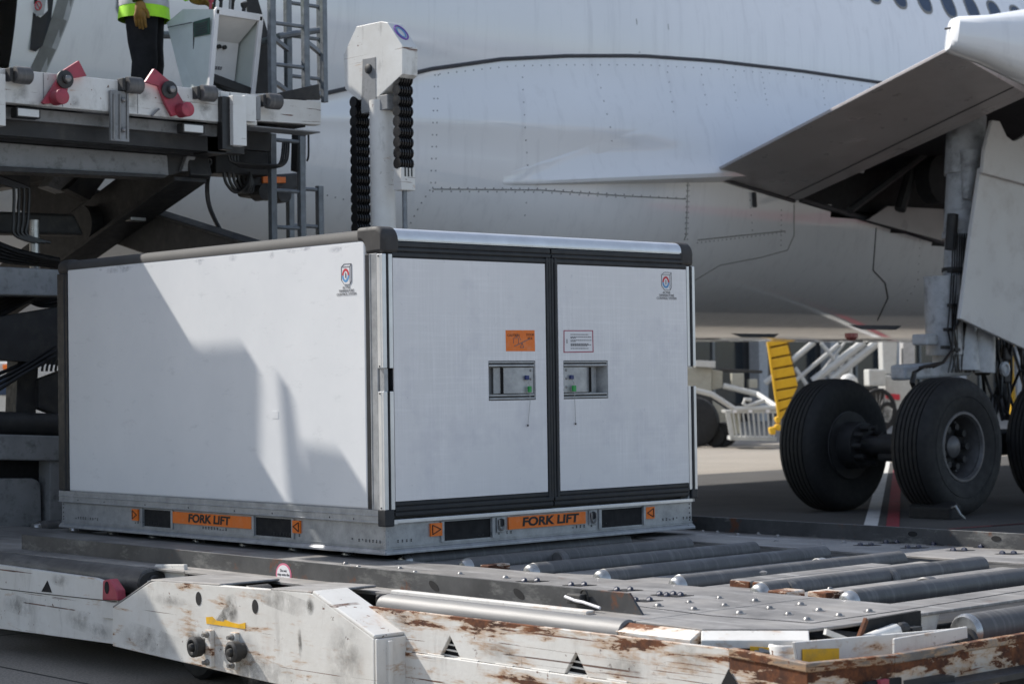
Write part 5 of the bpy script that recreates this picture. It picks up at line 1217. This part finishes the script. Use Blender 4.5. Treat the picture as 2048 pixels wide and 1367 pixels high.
# dark sealant line along the upper edge
m = MB(); m.tube([fus_z(x, tz(x)+.01, .010) for x in [3.6+.3*i for i in range(40)]], .022, 6); obj('fairing_seal', m, M['seam'], bf)
def fpx(x, y, yy=7.3):
    q = U(1, yy, x, y)
    for _ in range(6):
        z = max(2.05, min(tz(q.x)-.02, q.z)); p = fair_pt(q.x, z); q = U(1, p.y, x, y)
    return q
def fseam(px, name='panel_seam', r=.006, mat='seal', dens=8):
    P = []
    for a, b in zip(px, px[1:]):
        for i in range(dens): t = i/dens; P.append(fpx(a[0]+(b[0]-a[0])*t, a[1]+(b[1]-a[1])*t))
    P.append(fpx(*px[-1])); m = MB(); m.tube(P, r, 5); return obj(name, m, M[mat], bf)
fseam([(866,378),(1080,380),(1250,392),(1372,398)]); fseam([(1376,352),(1372,470),(1368,480)]); fseam([(1588,408),(1588,470),(1575,500),(1520,515),(1440,530),(1390,560)])
fseam([(1752,455),(1746,540),(1770,565),(1776,595),(1755,640)], r=.009, mat='seam'); fseam([(1395,480),(1490,470),(1570,462)])
# rivet rows
rv = MB()
def rows(px, n):
    L = []
    for a, b in zip(px, px[1:]): L.append(math.hypot(b[0]-a[0], b[1]-a[1]))
    tot = sum(L)
    for i in range(n):
        s = tot*i/max(1, n-1); k = 0
        while k < len(L)-1 and s > L[k]: s -= L[k]; k += 1
        t = min(1, s/L[k]); x = px[k][0]+(px[k+1][0]-px[k][0])*t; y = px[k][1]+(px[k+1][1]-px[k][1])*t
        rv.dome(fpx(x, y)+Vector((0, .004, 0)), .0105, .007, 6, (0,-1,0))
rows([(880,148),(950,140),(1030,132),(1130,130),(1290,130),(1430,138),(1560,148),(1700,168),(1740,175)], 52)
for x0, dx in ((870,-4),(877,-3)): rows([(x0,150),(x0+dx,250),(x0+dx*2,365)], 10)
rows([(1045,155),(1050,250),(1058,365),(1050,430)], 12); rows([(1196,150),(1205,190),(1222,260),(1228,335)], 8)
rows([(1335,145),(1345,210),(1355,280),(1385,335)], 11); rows([(1403,150),(1412,200),(1422,270)], 7); rows([(1466,155),(1474,215),(1490,260)], 8); rows([(1525,155),(1533,200),(1545,255)], 10); rows([(1645,170),(1650,210)], 4)
rows([(866,375),(1080,377),(1250,389),(1370,396)], 30); rows([(866,382),(1080,384),(1250,395)], 22)
rows([(1374,360),(1370,478)], 12); rows([(1379,360),(1375,478)], 12); rows([(1395,485),(1490,474),(1570,464)], 22); rows([(860,380),(840,410),(822,445)], 6); rows([(1563,420),(1562,490)], 8)
rows([(1500,400),(1505,460)], 5); rows([(655,390),(735,410)], 6); rows([(1840,480),(1836,560),(1815,600)], 9)
tag(obj('rivet_rows', rv, M['rivet'], bf), kind='stuff')
m = MB(); P = [fpx(1504,385)+Vector((0,-.03,0)), fpx(1506,415)+Vector((0,-.03,0))]; m.bar(P[0], P[1], .05, .03); obj('drain_mast', m, M['seam'], bf, .01)
# black blade antennas under the belly
for (px_a, py_a) in ((1515,671),(1757,655)):
    qq = U(2, 1.905, px_a, py_a); x, y0 = qq.x, qq.y
    m = MB(); m.prism([(x-.45, y0, 1.93),(x+.4, y0, 1.93),(x+.3, y0, 1.885),(x-.25, y0, 1.885)], (0,.03,0)); obj('blade_antenna', m, M['seam'], bf)
m = MB(); qq = U(2, 1.86, 1703, 676); m.lathe((qq.x, qq.y, 1.92), (0,0,-1), [(0,.08),(.05,.08),(.08,.05),(.09,.01)], 16); obj('anti_collision_light', m, M['beacon'], bf, smooth=True)
# ---- fillet at the wing root trailing edge
m = MB(); R = []
for i in range(21):
    t = min(1, i/14); x = 7.45+(10.50-7.45)*i/14; zf = 3.42+(3.675-3.42)*t+max(0, x-10.5)*.08; p = .004+.26*t**1.1; h = .10+.80*t
    a = fair_pt(x, zf+h, -.01); b = fair_pt(x, zf-.04-.05*t, -.01); mid = fair_pt(x, zf)
    row = []
    for k_ in range(9):
        s_ = k_/8; q_ = fair_pt(x, zf+h*(1-s_)); row.append(q_+Vector((0, -p*s_**2.6+(.012 if k_ == 0 else 0), 0)))
    R.append(row+[row[-1]+Vector((0,.012,-.025-.02*t)), b])
m.loft(R); obj('wing_root_fillet', m, M['air'], AC, smooth=True)
# ---- flap and wing
TEi, TEo, LEo, LEi = Vector((10.40,7.18,3.666)), Vector((9.5,3.34,4.45)), U(0, 11.1, 2044, 183), Vector((11.90,7.2,3.456))
m = MB(); th = Vector((0,0,.34)); te = Vector((0,0,.035))
up_m = lambda a, b, t, h: a.lerp(b, t)+Vector((0,0,h))
m.loft([[TEi, up_m(TEi,LEi,.5,0), LEi, LEi+th, up_m(TEi,LEi,.5,.24), TEi+te], [TEo, up_m(TEo,LEo,.5,0), LEo, LEo+th, up_m(TEo,LEo,.5,.24), TEo+te]])
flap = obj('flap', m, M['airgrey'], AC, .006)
for f_ in (.88,):
    m = MB(); m.bar(TEi.lerp(LEi, f_)-Vector((0,0,.002)), TEo.lerp(LEo, f_)-Vector((0,0,.002)), .014, .006); obj('flap_seam', m, M['seam'], flap)
m = MB(); m.tube([TEi+Vector((0,0,-.01)), TEi.lerp(LEi, .5)+Vector((0,.02,-.01)), LEi+Vector((0,.03,-.01))], .02, 6); obj('flap_root_seal', m, M['seam'], flap)
# flap end fairing: blunt rounded body widening towards the camera side
def sup(c, a, b, wy, wz, n=20, e=.62): 
    return [c+a*(wy*math.copysign(abs(math.cos(t))**e, math.cos(t)))+b*(wz*math.copysign(abs(math.sin(t))**e, math.sin(t))) for t in [2*math.pi*i/n for i in range(n)]]
C0 = U(0, 9.40, 1903, 70); C1 = U(0, 10.1, 2100, 98); dd = (C1-C0).normalized(); sa = Vector((0,0,1)).cross(dd).normalized(); sb = dd.cross(sa)
m = MB(); m.loft([sup(C0+dd*(-.03), sa, sb, .05, .10), sup(C0+dd*(-.02), sa, sb, .15, .145), sup(C0+dd*.02, sa, sb, .20, .165), sup(C0+dd*.3, sa, sb, .25, .22, e=.7), sup(C0.lerp(C1, 1), sa, sb, .34, .42, e=.8), sup(C1+dd*1.4, sa, sb, .4, .55, e=.9)])
ff = obj('flap_track_fairing', m, M['air'], AC, smooth=True)
m = MB(); a = U(0, 9.35, 1890, 58); b = U(0, 9.35, 1925, 52); m.tube([a, b], .010, 6); obj('static_wick', m, M['seam'], ff)
# wing box: lower skin ahead of the flap outboard, and the upper skin closing the wheel well
W0 = [(11.15,3.55,4.22),(10.2,-1.5,4.75),(14,-1.5,4.75),(19.5,7.0,3.75),(18.5,7.2,3.55),(15.6,6.2,3.60),(15.0,3.6,4.02)]
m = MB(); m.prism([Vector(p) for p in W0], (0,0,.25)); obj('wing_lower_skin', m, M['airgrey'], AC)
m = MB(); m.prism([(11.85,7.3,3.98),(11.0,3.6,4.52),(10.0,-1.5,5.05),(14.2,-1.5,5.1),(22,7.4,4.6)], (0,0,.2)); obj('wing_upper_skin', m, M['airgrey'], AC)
px_ = [(1597,400),(1740,318),(1900,252),(1985,232),(2040,182),(2050,180),(2050,262),(1990,240),(1905,262),(1880,262),(1740,335),(1605,408)]
m = MB(); a0, b0_, b1_, a1_ = LEi, LEo, LEo+Vector((.16,.012,-.02)), LEi+Vector((.06,0,.01)); m.prism([a0, b0_, b1_, a1_], (0,0,.08)); obj('flap_hinge_panel', m, M['airgrey'], AC, .004)
# wheel well
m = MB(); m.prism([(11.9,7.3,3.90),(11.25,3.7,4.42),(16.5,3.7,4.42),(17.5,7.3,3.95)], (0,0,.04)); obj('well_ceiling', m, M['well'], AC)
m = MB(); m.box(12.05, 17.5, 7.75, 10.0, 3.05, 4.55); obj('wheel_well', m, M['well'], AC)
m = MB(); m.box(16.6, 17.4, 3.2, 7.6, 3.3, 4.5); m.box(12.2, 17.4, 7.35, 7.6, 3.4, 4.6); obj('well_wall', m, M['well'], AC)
m = MB(); m.prism(UY(7.1, (1735,440),(1775,412),(1888,418),(1888,482)), (0,.03,0)); obj('well_door_stub', m, M['airgrey'], AC, .004)
m = MB(); a, b = U(1, 6.6, 1700, 420), U(1, 6.6, 1860, 300); m.tube([a, b], .05, 8); a, b = U(1, 6.8, 1800, 420), U(1, 6.8, 1840, 280); m.tube([a, b], .07, 8); obj('well_strut', m, M['brake'], AC)
m = MB(); m.lathe(U(1, 6.7, 1860, 360), (0,-1,0), [(0,.3),(.2,.3),(.25,.2),(.26,.02)], 20); obj('well_actuator', m, M['well'], AC, smooth=True)
m = MB(); m.tube([fair_pt(x, edge_z(x)+.02, .02) for x in [12.0+.3*i for i in range(11)]], .035, 6); obj('well_edge', m, M['seam'], AC)
# ---- main landing gear
GX, GY, GZ = 11.45, 4.85, .69
LG = obj('landing_gear_leg', MB().cyl((GX, GY, 1.62), (GX-.02, GY, 2.45), .20, 24), M['gear'], AC, smooth=True)
gq = lambda x, y: U(1, GY, x, y)
def seg(a, b, r, nm='leg_section', mt='gear', r1=None, n=24): m = MB(); m.cyl(a, b, r, n, r1); return obj(nm, m, M[mt], LG, smooth=True)
A = gq(1915, 590); T = gq(1933, 250)
ax_ = (T-A)
seg(A+ax_*-.02, A+ax_*.34, .165); seg(A+ax_*.34, A+ax_*.70, .185); seg(A+ax_*.70, A+ax_*1.05, .21); seg(A+ax_*.32, A+ax_*.36, .20, 'leg_collar'); seg(A+ax_*.13, A+ax_*.15, .18, 'leg_collar', 'brake'); seg(A+ax_*.0, A+ax_*.06, .19, 'leg_collar')
seg(A+ax_*.55+Vector((-.12,-.14,0)), A+ax_*.83+Vector((-.10,-.14,0)), .05, 'leg_actuator', 'gear', .12); seg(gq(1885,500)+Vector((0,-.1,0)), gq(1890,430)+Vector((0,-.1,0)), .06, 'leg_actuator', 'brake'); seg(gq(1953,250), gq(1960,420), .09, 'leg_stay')
seg(gq(1912,740)+Vector((0,0,0)), gq(1912,600), .26, 'leg_yoke', 'gear', .19); seg(gq(1945,745)+Vector((0,-.05,0)), gq(1945,660)+Vector((0,-.05,0)), .2, 'leg_yoke')
m = MB(); m.bar(gq(1795,745), gq(1930,735), .2, .16); obj('torque_link', m, M['gear'], LG, .03)
m = MB(); m.lathe(gq(1983,738)+Vector((-.1,-.22,0)), (0,-1,0), [(0,.08),(.03,.08),(.04,.05),(.02,.04),(.02,.01)], 16); obj('pivot_boss', m, M['gear'], LG, smooth=True)
m = MB(); m.box(gq(1850,680).x-.1, gq(1850,680).x+.1, GY-.1, GY+.1, gq(1850,690).z, gq(1850,668).z); obj('gear_lamp', m, M['gear'], LG, .02)
for k in range(5):
    m = MB(); P = [gq(1918-3*k, 610), gq(1898-4*k, 635), gq(1880-3*k, 665), gq(1878-3*k, 700), gq(1862-4*k, 725), gq(1840-10*k, 735)]; P = [p+Vector((-.05,-.2-.02*k,0)) for p in P]; m.tube(P, .012, 6); obj('hydraulic_line', m, M['hose'], LG)
for k in range(3):
    P = [gq(1815-6*k,735), gq(1795-3*k,745), gq(1790-2*k,765), gq(1798-3*k,785), gq(1812,795)]; m = MB(); m.tube([p+Vector((0,-.2-.03*k,0)) for p in P], .016, 6); obj('brake_hose', m, M['hose'], LG)
for k in range(16):
    x0 = 1955+k*5.2; P = [gq(x0, 640+random.uniform(0,20)), gq(x0+random.uniform(-6,6), 690), gq(x0+random.uniform(-8,8), 740), gq(x0+random.uniform(-4,8), 790), gq(x0+random.uniform(-4,4), 840)]; m = MB(); m.tube([p+Vector((.15,.1*random.uniform(-1,1),0)) for p in P], .018, 6); obj('brake_hose', m, M['hose'], LG)
for k in range(14):
    p = gq(random.uniform(1958,2018), random.uniform(650,760)); m = MB(); m.box(p.x-.06, p.x+.06, GY-.06, GY+.08, p.z-.07, p.z+.07); obj('junction_block', m, M['brake'], LG, .02)
m = MB(); m.bar((GX-1.05, GY, GZ-.02), (GX+1.05, GY, GZ-.02), .26, .28); bg_ = obj('bogie_beam', m, M['brake'], LG, .04)
for x in (10.46, 12.44):
    m = MB(); m.cyl((x, GY-.75, GZ), (x, GY+.75, GZ), .10, 18); obj('axle', m, M['brake'], LG, smooth=True)
    for s in (-1, 1):
        m = MB(); m.lathe((x, GY+s*.30, GZ), (0, s, 0), [(0,.16),(.02,.24),(.2,.25),(.22,.20)], 22)
        for j in range(10):
            t = j*math.pi/5; m.cyl((x+.19*math.cos(t), GY+s*.20, GZ+.19*math.sin(t)), (x+.19*math.cos(t), GY+s*.32, GZ+.19*math.sin(t)), .03, 8)
        m.disc((x, GY+s*.495, GZ), (0,1,0), .35, .012, 30)
        obj('brake_unit', m, M['brake'], LG, smooth=True)
# tyre profile with tread grooves: (across, radius)
tp = [(-.17,.30),(-.20,.36),(-.225,.46),(-.232,.55),(-.222,.62),(-.195,.655),(-.165,.675)]
for g_ in (-.125,-.07,-.02,.03,.08,.13):
    tp += [(g_-.008, .685+.008*(1-abs(g_)/.2)), (g_-.005, .672), (g_+.005, .672), (g_+.008, .685+.008*(1-abs(g_)/.2))]
tp += [(.165,.675),(.195,.655),(.222,.62),(.232,.55),(.225,.46),(.20,.36),(.17,.30)]
m = MB(); m.lathe((0,0,0), (0,-1,0), tp, 64, cap=False)
tyre0 = obj('tyre', m, M['tyre'], None, smooth=True); COL.objects.unlink(tyre0)
# sidewall_scuff ring: raised rib
m = MB(); m.tube([(.50*math.cos(t), -.2285, .50*math.sin(t)) for t in [i*math.pi/24 for i in range(49)]], .005, 5); rib0 = obj('sidewall_rib', m, M['tyre'], None, smooth=True); COL.objects.unlink(rib0)
m = MB(); m.lathe((0,0,0), (0,-1,0), [(-.2,.22),(-.2,.34),(-.19,.36),(.19,.36),(.205,.345),(.205,.325),(.17,.305),(.08,.295),(-.04,.285),(-.05,.10),(-.05,.01)], 48)
rim0 = obj('rim', m, M['rim'], None, smooth=True); COL.objects.unlink(rim0)
m = MB()
for j in range(9):
    t = j*2*math.pi/9; m.cyl((.20*math.cos(t), -.02, .20*math.sin(t)), (.20*math.cos(t), -.10, .20*math.sin(t)), .035, 8)
m.disc((0,.02,0), (0,1,0), .284, .03, 30); hub0 = obj('hub', m, M['brake'], None); COL.objects.unlink(hub0)
m = MB(); m.lathe((0,0,0), (0,-1,0), [(-.03,.12),(.08,.11),(.10,.085),(.12,.05),(.122,.01)], 24)
for j in range(10):
    t = j*2*math.pi/10; m.cyl((.245*math.cos(t), .0, .245*math.sin(t)), (.245*math.cos(t), -.05, .245*math.sin(t)), .02, 6)
cap0 = obj('hub_cap', m, M['rim'], None, smooth=True); COL.objects.unlink(cap0)
for x in (10.46, 12.44):
    for y in (GY-.71, GY+.71):
        w = bpy.data.objects.new('wheel', None); COL.objects.link(w); w.location = (x, y, GZ+.002); w.parent = AC; w.matrix_parent_inverse = Matrix.Translation((-10, -AY, 0))
        for src in (tyre0, rib0, rim0, hub0, cap0):
            c = src.copy(); COL.objects.link(c); c.parent = w
            if y > GY: c.rotation_euler = (0, 0, math.pi)
for src in (tyre0, rib0, rim0, hub0, cap0): bpy.data.objects.remove(src)
# gear door on the outboard side of the leg
YG = GY-.42
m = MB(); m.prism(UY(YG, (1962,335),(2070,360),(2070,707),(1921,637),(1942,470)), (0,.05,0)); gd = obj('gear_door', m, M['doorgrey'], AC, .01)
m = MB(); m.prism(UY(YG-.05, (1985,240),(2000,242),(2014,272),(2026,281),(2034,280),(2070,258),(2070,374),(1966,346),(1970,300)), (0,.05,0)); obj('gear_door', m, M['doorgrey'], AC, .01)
for k in range(12):        # clamped pipes down the leg
    x0 = 1888+k*4.5; o_ = Vector((-.16, -.19, 0)); P = [gq(x0+6, 470), gq(x0+4, 540), gq(x0, 610+random.uniform(-8,8)), gq(x0-random.uniform(0,6), 660), gq(x0+random.uniform(-8,8), 705), gq(x0+random.uniform(-10,14), 745)]
    m = MB(); m.tube([p+o_ for p in P], .009, 5); obj('hydraulic_line', m, M['hose'], LG)
for (px, py) in ((1893,545),(1910,545),(1893,612),(1912,612),(1885,660),(1880,695),(1900,700),(1935,700),(1960,700),(1925,735)):
    p = gq(px, py)+Vector((-.17,-.2,0)); m = MB(); m.box(p.x-.05, p.x+.05, p.y-.02, p.y+.04, p.z-.018, p.z+.018); obj('pipe_clamp', m, M['brake'], LG, .006)
# wheel chock
q = U(2, .09, 1860, 1018)
CH = root('wheel_chock', 'black rubber wheel chock on the ground before the outboard tyre', 'chock', (q.x, q.y, 0))
m = MB(); m.prism([(q.x-.08,-.0+q.y-.3,0),(q.x+.10,q.y-.3,0),(q.x+.10,q.y-.3,.13),(q.x+.02,q.y-.3,.17),(q.x-.08,q.y-.3,.12)], (0,.5,0)); obj('chock_body', m, M['tyre'], CH, .015)
m = MB(); m.tube([(q.x-.06,q.y-.30,.12),(q.x-.08,q.y-.36,.14),(q.x-.06,q.y-.40,.06),(q.x-.02,q.y-.42,.02)], .012, 6); obj('chock_rope', m, M['wire'], CH)
# ------------------------------------------------------------------ background beyond the aircraft
YB = 36.0
TB = root('terminal_building', 'dark terminal building with pale columns beyond the aircraft belly', 'building', (60, YB, 0))
m = MB(); m.box(21, 130, YB, YB+15, 0, 13); obj('wall', m, M['bwall'], TB)
m = MB(); m.box(20.5, 130, YB-1.5, YB+15, 13, 13.6); obj('roof', m, M['bcol'], TB)
x = 22.0; k = 0
while x < 110:
    m = MB(); m.box(x+.3, x+3.3, YB-.06, YB-.01, .6, 5.5); w = obj('window', m, M['bglass'], TB)
    m = MB(); m.box(x+1.75, x+1.85, YB-.12, YB-.065, .6, 5.5); obj('mullion', m, M['seal'], w)
    m = MB(); m.box(x-.22, x+.22, YB-.6, YB-.15, 0, 13); obj('column', m, M['bcol'], TB, .02)
    x += 3.7; k += 1
def P(d, x, y):                      # point at depth d on the sight line of a photo pixel
    return CAM+(CF+CR*((x-PW/2)/FPX)-CU*((y-PH/2)/FPX))*d
def card(name, d, px, t, mat, par, bevel=.01):
    e = Vector((CF.x, CF.y, 0)).normalized()*t
    m = MB(); m.prism([P(d, *p) for p in px], e); return obj(name, m, M[mat], par, bevel)
# white luggage trolley / tow cart with sloping rails
D = 40.0
CA = root('tow_cart', 'white tubular cart with sloping rails and wire basket under the belly', 'cart', P(D, 1490, 888))
def tb(name, pts, r, mat, par, d=D):
    m = MB(); m.tube([P(p[2] if len(p) > 2 else d, p[0], p[1]) for p in pts], r, 8); return obj(name, m, M[mat], par, smooth=True)
tb('rail', [(1370,775),(1424,788),(1470,818),(1552,815)], .055, 'cart', CA, D); tb('rail', [(1447,771,D+1.6),(1515,788,D+1.6),(1555,815,D+.6)], .06, 'cart', CA)
tb('loop_handle', [(1503,800),(1490,798),(1487,806),(1494,812),(1530,800)], .04, 'cart', CA)
card('basket_frame', D, [(1450,820),(1553,820),(1553,826),(1452,826)], .8, 'cart', CA); card('basket_frame', D, [(1463,872),(1553,874),(1553,882),(1462,880)], .8, 'cart', CA)
card('basket_post', D, [(1450,820),(1460,820),(1470,880),(1461,880)], .05, 'cart', CA)
for k in range(9):
    tb('basket_bar', [(1466+k*10,824),(1474+k*9.2,876)], .018, 'cart', CA)
card('basket_panel', D+.6, [(1458,826),(1482,826),(1482,868),(1466,868)], .04, 'gpu', CA)
for x in (1470,1501,1536):
    card('rail_lamp', D-.05, [(x-4,819),(x+4,819),(x+4,825),(x-4,825)], .05, 'paper', CA)
# ground power unit
GP = root('ground_power_unit', 'beige ground power unit on rubber wheels behind the white cart', 'power unit', P(D+2, 1400, 890))
card('housing', D+2, [(1370,733),(1423,735),(1423,785),(1370,780)], 1.0, 'gpu', GP); card('cabinet', D+2.2, [(1423,738),(1445,742),(1445,775),(1423,780)], .6, 'gpu', GP)
card('panel_box', D+2, [(1464,746),(1488,746),(1488,775),(1464,770)], .4, 'gpu', GP); card('panel_box', D+2, [(1498,758),(1515,758),(1515,776),(1498,775)], .4, 'gpu', GP); card('lamp_box', D+1.8, [(1391,720),(1431,722),(1431,735),(1391,733)], .4, 'cart', GP)
card('shelf', D+2.4, [(1425,735),(1525,740),(1525,746),(1425,742)], .6, 'ldark', GP); card('underframe', D+2, [(1372,785),(1425,795),(1470,830),(1460,875),(1372,870)], 1.0, 'ldark', GP)
card('side_plate', D+1.9, [(1425,800),(1452,818),(1458,868),(1430,866)], .05, 'gpu', GP)
dv = Vector((CR.x, CR.y, 0)).normalized()
for (x, y, r) in ((1388,838,.52),(1447,868,.26),(1432,872,.22)):
    c = P(D+1.2, x, y); c.z = r; m = MB(); ax_ = (dv*.35+Vector((CF.x,CF.y,0))*.94).normalized(); m.lathe(c-ax_*.12, ax_, [(0,r*.5),(0,r*.9),(.03,r),(.22,r),(.25,r*.9),(.25,r*.5)], 28); obj('rubber_wheel', m, M['tyre'], GP, smooth=True)
# yellow ribbed conveyor arm
D = 37.0
YC = root('ribbed_panel_arm', 'yellow ribbed upright panel leaning behind the landing gear wheel', 'panel', P(D, 1565, 868))
edge = lambda t, s: ((1536+t*(1560-1536)) if s == 0 else (1576+t*(1600-1576)) if t < .68 else (1592.3-(t-.68)*75), 684+t*150)
N = 7
for k in range(10):
    ya, yb = 668+k*21.3, 668+(k+1)*21.3-3.2
    xl = lambda y: 1535+(y-683)*.155; xr = lambda y: 1574+(y-683)*.25 if y < 772 else 1596-(y-772)*.50
    px = [(xl(ya), ya+8), (xr(ya), ya), (xr(yb), yb), (xl(yb), yb+8)]
    if xr(yb) > xl(yb)+4: card('panel_rib', D, px, .10, 'cowl', YC, .015)
card('panel_spine', D+.06, [(1535,675),(1574,665),(1596,772),(1566,834),(1556,832)], .06, 'cowls', YC)
card('panel_edge', D-.04, [(1533,676),(1537,675),(1561,833),(1556,832)], .1, 'cowl', YC)
for (x, y, s) in ((1556,840,6),(1545,862,7),(1556,855,6)):
    card('foot_bracket', D-.05, [(x-s,y-s),(x+s,y-s-3),(x+s,y+s),(x-s+3,y+s)], .2, 'cowl', YC, .03)
# white passenger stairs truss
D = 47.0
ST = root('boarding_stairs', 'white sloping truss of boarding stairs seen under the fuselage', 'stairs', P(D, 1650, 830))
for (a, b, r) in (((1626,762),(1728,684),.10),((1662,760),(1755,684),.10),((1530,766),(1628,684),.07),((1590,762),(1678,688),.05),((1642,686),(1688,740),.05),((1590,735),(1614,770),.05),((1690,684),(1640,748),.03)):
    tb('truss_tube', [a, b], r, 'cart', ST, D)
for k in range(7):
    t = k/7; tb('stair_tread', [(1640+t*88,758-t*70), (1655+t*88,760-t*70)], .04, 'bcol', ST, D)
tb('support_leg', [(1700,705),(1700,850)], .06, 'cart', ST, D); tb('support_leg', [(1640,755),(1640,850)], .06, 'cart', ST, D)
# white service vehicle behind the gear
D = 42.0
SV = root('service_vehicle', 'white service vehicle with spoked wheel partly hidden behind the tyres', 'vehicle', P(D, 1775, 880))
card('equipment_box', D, [(1737,738),(1772,738),(1771,772),(1738,772)], .6, 'cart', SV, .03); card('cab_pillar', D+.8, [(1764,680),(1796,680),(1792,748),(1766,748)], .5, 'cart', SV, .03); card('cab_pillar', D+1, [(1806,680),(1830,680),(1830,740),(1806,740)], .4, 'bcol', SV)
card('body_side', D+.6, [(1770,750),(1830,755),(1830,840),(1770,845)], .8, 'cart', SV, .03); card('red_stripe', D+.55, [(1772,786),(1800,788),(1800,800),(1772,796)], .03, 'red', SV)
card('underbody', D+.7, [(1650,772),(1772,776),(1772,850),(1650,850)], .6, 'ldark', SV)
c = P(D+.4, 1697, 752); m = MB(); m.lathe(c-Vector((0,0,.15)), (0,0,1), [(0,.2),(.1,.18),(.17,.12),(.21,.02)], 20); obj('beacon_dome', m, M['cart'], SV, smooth=True)
for (x, y, r) in ((1757,820,.42),(1775,828,.22)):
    c = P(D-.1, x, y); e = Vector((CF.x,CF.y,0)).normalized(); s = dv
    m = MB(); m.tube([c+s*(r*math.cos(t)*.8)+Vector((0,0,r*math.sin(t))) for t in [i*math.pi/14 for i in range(29)]], .045, 8); w = obj('spoked_wheel', m, M['tyre'], SV, smooth=True)
    m = MB()
    for j in range(9): t = j*math.pi/9; m.tube([c+s*(r*math.cos(t)*.8)+Vector((0,0,r*math.sin(t))), c-s*(r*math.cos(t)*.8)-Vector((0,0,r*math.sin(t)))], .008, 4)
    obj('spokes', m, M['bolt'], w)
YP = root('yellow_post', 'thin yellow post standing behind the landing gear hoses', 'post', P(34, 2024, 880))
tb('post_tube', [(2022,640),(2021,740),(2026,810),(2026,870)], .06, 'cowl', YP, 34); card('post_base', 34, [(2014,868),(2038,868),(2038,876),(2014,876)], .2, 'ldark', YP)
# far white van seen through the loader on the left
D = 34.0
VN = root('parked_van', 'distant white van glimpsed through the loader framework', 'van', P(D, 30, 880))
card('van_body', D, [(-70,722),(60,724),(64,745),(70,842),(-70,842)], 2.0, 'cart', VN, .08); card('van_window', D-.03, [(-10,752),(34,752),(40,790),(-10,790)], .05, 'glass', VN)
for x in (20, -50):
    c = P(D-.1, x, 830); c.z = .34; m = MB(); e = Vector((CF.x,CF.y,0)).normalized(); m.lathe(c, e, [(0,.2),(0,.31),(.03,.34),(.2,.34),(.22,.3)], 24); obj('van_wheel', m, M['tyre'], VN, smooth=True)
card('indicator_lamp', D-.05, [(5,728),(14,728),(14,738),(5,738)], .05, 'orange', VN)
V2 = root('parked_truck', 'pale distant truck box behind the loader hoses at left', 'truck', P(46, 120, 840))
card('truck_box', 46, [(70,722),(140,722),(140,820),(70,820)], 2.5, 'cart', V2, .05)
for x in (82, 130):
    c = P(46, x, 830); c.z = .42; m = MB(); e = Vector((CF.x,CF.y,0)).normalized(); m.lathe(c, e, [(0,.2),(0,.38),(.03,.42),(.2,.42)], 20); obj('truck_wheel', m, M['tyre'], V2, smooth=True)
